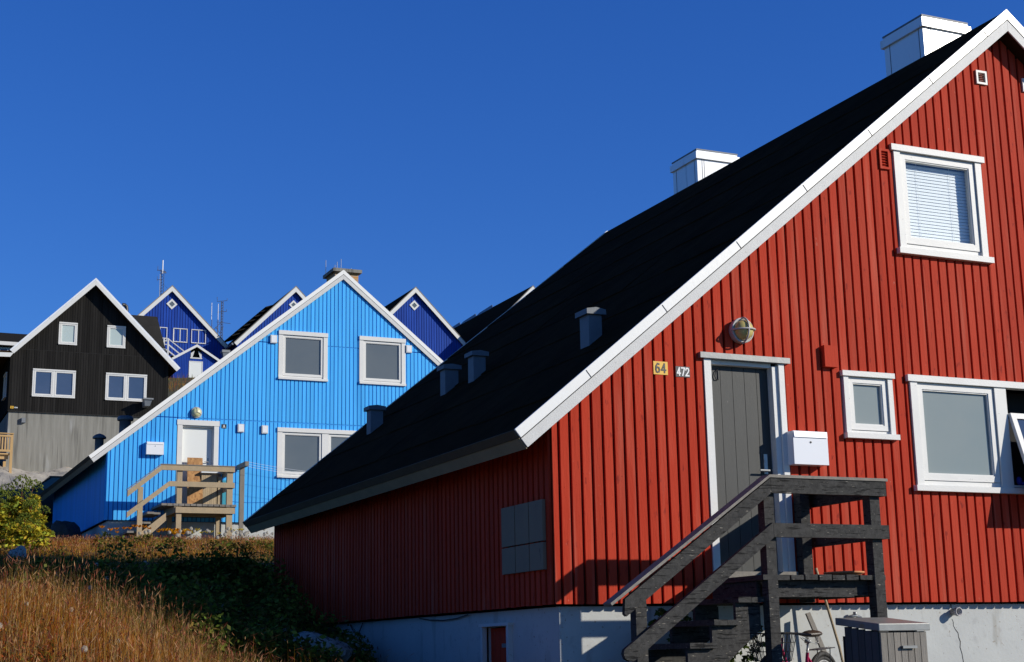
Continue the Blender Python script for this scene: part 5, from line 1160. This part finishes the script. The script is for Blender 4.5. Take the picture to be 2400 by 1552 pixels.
# 2. standing straw stems with feathery heads
n = 7000; x = NR.uniform(-5.6, -2.9, n); y = NR.uniform(-2.2, 2.2, n); k = (NR.uniform(0, 1, n) < np.clip(.35 + vnoise(x, y, 1.6, 9), .08, 1)); x, y = x[k], y[k]; n = len(x)
h = NR.uniform(.22, .55, n); c = STRAW[NR.randint(0, 3, n)] * NR.uniform(.5, 1.1, (n, 1))
v, s_, i_, t_ = blades(x, y, h, .0030, c, .28, 2, (NR.uniform(0, 1, n) < .6, PURP, .05, .0035))
stuff(raw_obj('straw_stems', v, s_, i_, t_, vegm), 'pale straw stems with feathery heads rising from the lower left bank', 'grass')
# 3. meadow in the shade and the sunlit strip before the blue house
n = 70000; x = NR.uniform(-6.5, 6.5, n); y = NR.uniform(4, 25, n); k = keep_out(x, y) & (x < .6 + np.clip(y - 9, 0, 99)) & (x > -7.5 + (y - 4) * .1); x, y = x[k], y[k]; n = len(x)
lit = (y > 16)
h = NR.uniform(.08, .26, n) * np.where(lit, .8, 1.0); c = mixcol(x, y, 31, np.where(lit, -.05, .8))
v, s_, i_, t_ = blades(x, y, h, .006, c, .5, 3, (NR.uniform(0, 1, n) < .3, PURP, .04, .006))
stuff(raw_obj('meadow_grass', v, s_, i_, t_, vegm), 'rusty and green meadow grass between the red and bright blue houses', 'grass')
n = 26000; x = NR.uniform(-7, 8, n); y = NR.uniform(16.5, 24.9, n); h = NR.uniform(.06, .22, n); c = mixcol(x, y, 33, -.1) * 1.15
v, s_, i_, t_ = blades(x, y, h, .007, c, .5, 4, (NR.uniform(0, 1, n) < .5, PURP, .04, .007))
stuff(raw_obj('verge_grass', v, s_, i_, t_, vegm), 'sunlit russet grass strip along the foot of the bright blue house', 'grass')
n = 24000; x = NR.uniform(-9, 20, n); y = NR.uniform(25, 110, n); k = ((x < -.2) & (y < 38)) | ((y > 90) & (x > 12)); x, y = x[k], y[k]; n = len(x); h = NR.uniform(.15, .4, n) * np.where(y > 50, 1.5, 1)
v, s_, i_, t_ = blades(x, y, h, .02, mixcol(x, y, 35, .1), .4, 6); stuff(raw_obj('hillside_grass', v, s_, i_, t_, vegm), 'olive and rust grass on the slope behind the bright blue house', 'grass')
# 4. leafy undergrowth in the shade
def leaf_cloud(centres, nleaf, size, cols, seed, flat=.6):
    g = np.random.RandomState(seed); VV = []; TT = []
    for (cx, cy, cz, rx, rz) in centres:
        m_ = int(nleaf * rx * rx / .12) + 20
        d = g.normal(0, 1, (m_, 3)); d /= np.linalg.norm(d, axis=1)[:, None]; r_ = g.uniform(.35, 1, m_) ** .6
        p = d * r_[:, None] * np.array([rx, rx, rz]); p[:, 2] = np.abs(p[:, 2]) * 1.0; p += [cx, cy, cz]
        u = g.normal(0, 1, (m_, 3)); u[:, 2] *= flat; u /= np.linalg.norm(u, axis=1)[:, None]; w_ = g.normal(0, 1, (m_, 3)); w_[:, 2] *= .5
        w_ -= u * (u * w_).sum(1)[:, None]; w_ /= np.linalg.norm(w_, axis=1)[:, None]; s = size * g.uniform(.5, 1.4, (m_, 1))
        VV.append(np.stack([p - u * s, p + w_ * s * .55, p + u * s, p - w_ * s * .55], 1).reshape(-1, 3))
        cc = cols[g.randint(0, len(cols), m_)] * g.uniform(.6, 1.4, (m_, 1)); TT.append(np.repeat(cc, 4, 0))
    v = np.concatenate(VV); n_ = len(v) // 4; return v, np.full(n_, 4), np.arange(len(v)), np.concatenate(TT)
WEED = np.array([(.09, .14, .02), (.13, .18, .025), (.06, .09, .015), (.22, .24, .04), (.10, .11, .025), (.18, .12, .03)])
v, s_, i_, t_ = _lc(); stuff(raw_obj('low_heath', v, s_, i_, t_, vegm), 'rust red and olive low heath leaves among the dry grass', 'undergrowth')
cs = []
for i in range(150):
    yy = NR.uniform(2.6, 13.5); xx = NR.uniform(-4.6 + yy * .09, -0.35 if yy < 10 else 1.0)
    if yy < 4.5 and xx < -2.6: continue
    rx = NR.uniform(.16, .42); cs.append((xx, yy, gz(xx, yy) - .05, rx, rx * NR.uniform(.7, 1.6) * (1 if yy < 9 else .6)))
for i in range(60):
    yy = NR.uniform(1.8, 4.2); xx = NR.uniform(-3.0 + max(0, 2.6 - yy) * .5, -1.0); rx = NR.uniform(.18, .34); cs.append((xx, yy, gz(xx, yy) - .05, rx, NR.uniform(.45, .85) * (1 - .25 * (xx + 3))))
for xx, yy, rx in ((-.55, 4.2, .3), (-.5, 5.2, .35), (-.7, 6.0, .4), (-.55, 7.0, .4), (-.5, 8.2, .5), (-.6, 9.2, .5), (-1.2, 5.0, .4), (-1.5, 6.5, .45), (-1.9, 8, .5), (-2.4, 9, .5), (-1.1, 8.8, .5)):
    cs.append((xx, yy, gz(xx, yy) - .05, rx, rx * 1.7))
v, s_, i_, t_ = leaf_cloud(cs, 420, .035, WEED, 41)
stuff(raw_obj('undergrowth', v, s_, i_, t_, vegm), 'dark green leafy weeds in the shadow left of the red house', 'undergrowth')
cs = []
for i in range(40):
    xx, yy = NR.uniform(-2.6, 4.5), NR.uniform(17, 22.5); rx = NR.uniform(.12, .3); cs.append((xx, yy, gz(xx, yy) - .03, rx, rx * 1.1))
v, s_, i_, t_ = leaf_cloud(cs, 300, .04, np.array([(.10, .13, .02), (.16, .15, .03), (.20, .13, .03)]), 43)
stuff(raw_obj('low_herbs', v, s_, i_, t_, vegm), 'yellow green low herbs in the sunlit strip of meadow', 'undergrowth')
cs = [(-1.1, 39.2, 4.2, .5, .45), (-1.9, 38.9, 4.1, .6, .4), (-2.6, 39, 4.1, .6, .5), (-0.2, 38.7, 4.0, .4, .3), (.6, 38.6, 4.0, .5, .35)]
v, s_, i_, t_ = leaf_cloud(cs, 260, .06, np.array([(.30, .17, .03), (.22, .10, .03), (.14, .13, .03)]), 44)
stuff(raw_obj('rusty_scrub', v, s_, i_, t_, vegm), 'rusty orange scrub at the foot of the bare rock', 'undergrowth')
m = MB(); g = random.Random(5)
for i in range(26):
    p = Vector((g.uniform(-1.6, -.5), 38.9 + g.uniform(-.3, .3), 4.5)); pts = [p]
    for k in range(5): p = p + Vector((g.uniform(-.16, .18), g.uniform(-.05, .05), g.uniform(.05, .28))); pts.append(p)
    m.tube(pts, [.016, .013, .010, .008, .006, .003], 4)
tag(obj('bare_shrub', m, blackm, None), 'leafless dark twiggy shrub against the bare rock', 'shrub')

# ---- angelica plants with globe shaped seed heads
def octa(V_, I_, T_, p, r_, c):
    b = len(V_); V_ += [(p[0] + r_, p[1], p[2]), (p[0] - r_, p[1], p[2]), (p[0], p[1] + r_, p[2]), (p[0], p[1] - r_, p[2]), (p[0], p[1], p[2] + r_), (p[0], p[1], p[2] - r_)]
    for a, b2, c_ in ((0, 2, 4), (2, 1, 4), (1, 3, 4), (3, 0, 4), (2, 0, 5), (1, 2, 5), (3, 1, 5), (0, 3, 5)): I_ += [b + a, b + b2, b + c_]
    T_ += [c] * 6
def angelica(loc, h, seed, label, umb_c, leaf_c, stem_c, group, nst=5, ur=.15, leaves=1.0, rays=26, spread=.5):
    g = random.Random(seed); L = Vector(loc); root = thing('angelica_plant', loc, label, 'plant', group)
    smat = M("plant_stem", stem_c, None, .7)
    m = MB(); tops = [] ; lv = []
    tops.append((L + Vector((g.uniform(-.05, .05), 0, h)), ur)); main = [L - Vector((0, 0, .1)), L + Vector((.02, 0, h * .5)), tops[0][0] - Vector((0, 0, ur * .7))]; m.tube(main, [.026, .02, .012], 7)
    for i in range(nst - 1):
        a = i * 2.4 + g.uniform(-.4, .4); t0 = g.uniform(.25, .62); b0 = L + Vector((.01, 0, h * t0)); l_ = h * g.uniform(.3, .62)
        e = b0 + Vector((math.cos(a) * l_ * spread, math.sin(a) * l_ * spread, min(l_, h * (.98 - t0)))); mid = b0.lerp(e, .5) + Vector((math.cos(a), math.sin(a), 0)) * l_ * .10
        r_ = ur * g.uniform(.6, .9); m.tube([b0, mid, e - Vector((0, 0, r_ * .6))], [.014, .011, .008], 6); tops.append((e, r_)); lv += [b0.lerp(e, .3), mid]
    obj('stem', m, smat, root, True)
    for c, r_ in tops:
        V_, I_, T_ = [], [], []; base = c - Vector((0, 0, r_ * .7)); mm = []
        for k in range(rays):
            u = (k + .5) / rays; th = math.acos(1 - u * 1.25); ph = k * 2.39996; d = Vector((math.sin(th) * math.cos(ph), math.sin(th) * math.sin(ph), math.cos(th))); e = base + d * r_
            sd = d.cross(Vector((.3, .2, 1))).normalized() * .0022; b = len(V_); V_ += [tuple(base - sd), tuple(base + sd), tuple(e)]; I_ += [b, b + 1, b + 2]; T_ += [tuple(x_ * .7 for x_ in umb_c)] * 3
            for q in range(6):
                o_ = Vector((g.gauss(0, 1), g.gauss(0, 1), g.gauss(0, 1))).normalized() * r_ * .14; cc = g.uniform(.6, 1.45); octa(V_, I_, T_, e + o_, r_ * .085 * g.uniform(.7, 1.2), tuple(x_ * cc for x_ in umb_c))
        o = raw_obj('seed_head', np.array(V_), np.full(len(I_) // 3, 3), np.array(I_), np.array(T_), vegm, loc); o.location = (0, 0, 0); o.parent = root; ORG[o.name] = Vector(loc)
    cl = []
    for p in lv + [L + Vector((g.uniform(-.3, .3), g.uniform(-.2, .2), h * g.uniform(.1, .7))) for _ in range(int(12 * leaves))]:
        cl.append((p.x + g.uniform(-.1, .1), p.y, p.z - .08, g.uniform(.10, .22), g.uniform(.10, .24)))
    v, s_, i_, t_ = leaf_cloud(cl, 190 * leaves, .05, np.array(leaf_c), seed + 7)
    o = raw_obj('foliage', v, s_, i_, t_, vegm, loc); o.location = (0, 0, 0); o.parent = root
    return root
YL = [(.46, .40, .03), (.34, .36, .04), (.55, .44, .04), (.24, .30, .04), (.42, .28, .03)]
AG = 'angelica plants on the slope'
specs = [(-2.62, 19.5, 1.42, 2, 'tallest yellow green angelica with globe seed heads at the left edge', 6, .20), (-2.42, 19.2, 1.0, 3, 'yellow angelica leaning right beside the tallest one near the blue side wall', 5, .15),
         (-3.0, 19.3, 1.15, 4, 'yellow green angelica cut by the left edge of the photo', 6, .20), (-2.6, 18.6, .8, 9, 'short yellow angelica below the tallest one, in front of the boulder', 5, .13)]
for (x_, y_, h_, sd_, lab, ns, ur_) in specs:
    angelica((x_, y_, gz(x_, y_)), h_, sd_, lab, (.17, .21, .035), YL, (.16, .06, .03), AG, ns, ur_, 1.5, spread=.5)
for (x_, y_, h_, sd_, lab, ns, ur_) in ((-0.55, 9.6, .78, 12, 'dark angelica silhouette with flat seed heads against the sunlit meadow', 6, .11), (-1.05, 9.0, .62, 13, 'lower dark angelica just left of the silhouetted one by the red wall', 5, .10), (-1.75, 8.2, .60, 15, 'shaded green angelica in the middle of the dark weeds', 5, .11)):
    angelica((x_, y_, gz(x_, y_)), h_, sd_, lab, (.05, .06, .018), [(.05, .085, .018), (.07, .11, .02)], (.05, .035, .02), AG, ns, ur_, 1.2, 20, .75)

# ---- dandelion clocks, poppies
def flower_mesh(kind, g):
    V_, I_, T_ = [], [], []
    h = {'d': .22, 'p': .26}[kind]
    sc = (.16, .12, .04) if kind == 'd' else (.09, .12, .03)
    V_ += [(-.003, 0, -.05), (.003, 0, -.05), (0.002, 0, h), (0, -.003, -.05), (0, .003, -.05), (0, .002, h)]; I_ += [0, 1, 2, 3, 4, 5]; T_ += [sc] * 6
    if kind == 'd':
        for k in range(110):
            u = (k + .5) / 110; th = math.acos(1 - 2 * u); ph = k * 2.39996; d = Vector((math.sin(th) * math.cos(ph), math.sin(th) * math.sin(ph), math.cos(th)))
            c = Vector((0, 0, h)); e = c + d * .026; t_ = d.cross(Vector((.1, .3, 1))).normalized(); t2 = d.cross(t_)
            b = len(V_); V_ += [tuple(e + t_ * .0045), tuple(e - t_ * .0045), tuple(e + t2 * .004 + d * .002), tuple(e - t2 * .004), tuple(c), tuple(e + t_ * .0008)]; I_ += [b, b + 2, b + 1, b, b + 1, b + 3, b + 4, b, b + 5]; T_ += [(.62, .58, .50)] * 6
        octa(V_, I_, T_, (0, 0, h), .006, (.2, .14, .08))
    else:
        col = {0: (.85, .36, .01), 1: (.80, .62, .10), 2: (.85, .28, .01)}[g]
        for k in range(5):
            a = 2 * PI * k / 5; b = len(V_)
            V_ += [(0, 0, h), (math.cos(a - .6) * .045, math.sin(a - .6) * .045, h + .03), (math.cos(a) * .06, math.sin(a) * .06, h + .055), (math.cos(a + .6) * .045, math.sin(a + .6) * .045, h + .03)]
            I_ += [b, b + 1, b + 2, b, b + 2, b + 3]; T_ += [col] * 4
        octa(V_, I_, T_, (0, 0, h + .012), .010, (.5, .4, .03))
        for k in range(3):
            b = len(V_); a = k * 2.1; V_ += [(0, 0, .05), (math.cos(a) * .08, math.sin(a) * .08, .12), (math.cos(a + .3) * .06, math.sin(a + .3) * .06, .05)]; I_ += [b, b + 1, b + 2]; T_ += [(.10, .14, .05)] * 3
    return np.array(V_), np.array(I_), np.array(T_)
def flower_proto(name, kind, g=0):
    v, i_, t_ = flower_mesh(kind, g); o = raw_obj(name, v, np.full(len(i_) // 3, 3), i_, t_, vegm); return o
def scatter(proto, spots, label, cat, group, rg):
    for k, (x_, y_, s) in enumerate(spots):
        o = proto if k == 0 else proto.copy()
        if k: COL.objects.link(o)
        o.location = (x_, y_, gz(x_, y_) + .0); o.scale = (s, s, s); o.rotation_euler = (rg.uniform(-.12, .12), rg.uniform(-.12, .12), rg.uniform(0, 6)); tag(o, label, cat, group)
rg = random.Random(17)
sp = [(rg.uniform(.2, 4.2), rg.uniform(18.5, 22.6), rg.uniform(1.2, 1.7)) for _ in range(46)]
scatter(flower_proto('dandelion_clock', 'd'), sp, 'white dandelion clock in the sunlit strip before the bright blue house', 'flower', 'dandelion clocks in the meadow strip', rg)
sp = [(-4.35, -1.3, 1.2), (-3.45, -1.0, 1.2), (-2.75, -1.1, 1.1), (-1.85, -1.2, 1.2), (-1.35, -.9, 1.0), (-4.9, -.8, 1.2), (-3.95, -.2, 1.0), (-3.1, -.4, 1.1), (-2.3, -.6, 1.3), (-1.6, -.4, 1.1), (-4.2, .5, 1.0), (-2.1, .6, 1.2), (-4.6, .2, 1.0)]
scatter(flower_proto('dandelion_clock', 'd'), [(a, b, c * .72) for a, b, c in sp], 'white dandelion clock among the dry grass at the bottom of the photo', 'flower', 'dandelion clocks in the front grass', rg)
sp = [(rg.uniform(-3.4, -.5), rg.uniform(4, 12), rg.uniform(.8, 1.25)) for _ in range(26)] + [(-.45 + rg.uniform(-.2, .1), 4.6 + rg.uniform(-.6, .6), 1.1) for _ in range(8)]
scatter(flower_proto('dandelion_clock', 'd'), sp, 'dim dandelion clock in the shaded weeds', 'flower', 'dandelion clocks in the shade', rg)
def poppies(gk, n, x0, x1, label, grp):
    sp = [(rg.uniform(x0, x1), rg.uniform(22.5, 23.45), rg.uniform(1.0, 1.35)) for _ in range(n)]
    scatter(flower_proto('poppy', 'p', gk), sp, label, 'flower', grp, rg)
poppies(0, 22, .95, 1.6, 'orange poppy in the dense patch before the weathered stair', 'orange poppies')
poppies(2, 10, -.35, .7, 'deep orange poppy scattered left of the weathered stair', 'deep orange poppies')
poppies(1, 13, 1.3, 2.9, 'pale yellow poppy under the weathered landing', 'pale yellow poppies')

# ---- climbing plant and flowers under the black stair
m = MB(); g = random.Random(3); vv = []
cpx = thing('climbing_plant', (1.3, -.35, -1.2), 'leafy green climbing plant twining under the black stair', 'plant')
for (a, b) in (((.65, -.25, -1.2), (1.75, -.35, -.25)), ((1.2, -.3, -1.2), (1.85, -.45, -.2)), ((.5, -.18, -1.2), (1.0, -.15, -.05)), ((.9, -.2, -1.2), (1.3, -.15, .0)), ((1.5, -.4, -1.2), (1.95, -.3, -.35))):
    a, b = Vector(a), Vector(b); pts = [a.lerp(b, t) + Vector((math.sin(t * 7) * .05, math.cos(t * 5) * .03, math.sin(t * 4) * .05)) for t in np.linspace(0, 1, 12)]; m.tube(pts, .005, 5)
    for p in pts[3:]: vv.append((p.x, p.y, p.z - .03, .07, .06))
obj('stems', m, M("vine_stem", (.10, .08, .03), None, .8), cpx)
v, s_, i_, t_ = leaf_cloud(vv, 420, .030, np.array([(.06, .10, .02), (.09, .13, .02), (.04, .07, .015)]), 61)
o = raw_obj('foliage', v, s_, i_, t_, vegm, (1.3, -.35, -1.2)); o.location = (0, 0, 0); o.parent = cpx
fp = thing('flowering_plant', (1.25, -.95, -1.2), 'bright leafed potted plant with yellow flowers at the foot of the black stair', 'plant')
m = MB(); m.lathe((1.32, -.72, -1.2), (0, 0, 1), [(0, 0), (.12, 0), (.15, .22), (.165, .22), (.165, .26), (.14, .26), (.13, .2), (0, .2)], 24); obj('flower_pot', m, terra, fp, True)
v, s_, i_, t_ = leaf_cloud([(1.32, -.72, -.95, .2, .38), (1.45, -.8, -.9, .13, .28)], 420, .035, np.array([(.10, .26, .03), (.07, .2, .03), (.16, .3, .04)]), 62)
o = raw_obj('foliage', v, s_, i_, t_, vegm, (1.25, -.95, -1.2)); o.location = (0, 0, 0); o.parent = fp
v, s_, i_, t_ = leaf_cloud([(1.36, -.78, -.60, .07, .05), (1.22, -.70, -.62, .05, .04), (1.5, -.8, -.66, .05, .04)], 900, .022, np.array([(.8, .42, .05), (.75, .55, .12)]), 63)
o = raw_obj('blossoms', v, s_, i_, t_, vegm, (1.25, -.95, -1.2)); o.location = (0, 0, 0); o.parent = fp
rp = thing('flowering_plant', (1.78, -.80, -1.2), 'red budded plant beside the bicycle under the landing', 'plant')
v, s_, i_, t_ = leaf_cloud([(1.80, -.82, -1.1, .17, .5), (1.9, -.8, -.85, .1, .2)], 420, .035, np.array([(.14, .2, .03), (.10, .15, .03), (.2, .2, .05)]), 64)
o = raw_obj('foliage', v, s_, i_, t_, vegm, (1.78, -.80, -1.2)); o.location = (0, 0, 0); o.parent = rp
m = MB(); m.lathe((1.80, -.85, -.60), (0, 0, 1), [(0, 0), (.018, .01), (.014, .09), (0, .12)], 10); m.lathe((1.87, -.82, -.66), (0, 0, 1), [(0, 0), (.016, .01), (.012, .07), (0, .09)], 10); obj('red_buds', m, M("red_petals", (.7, .05, .02), None, .6), rp)
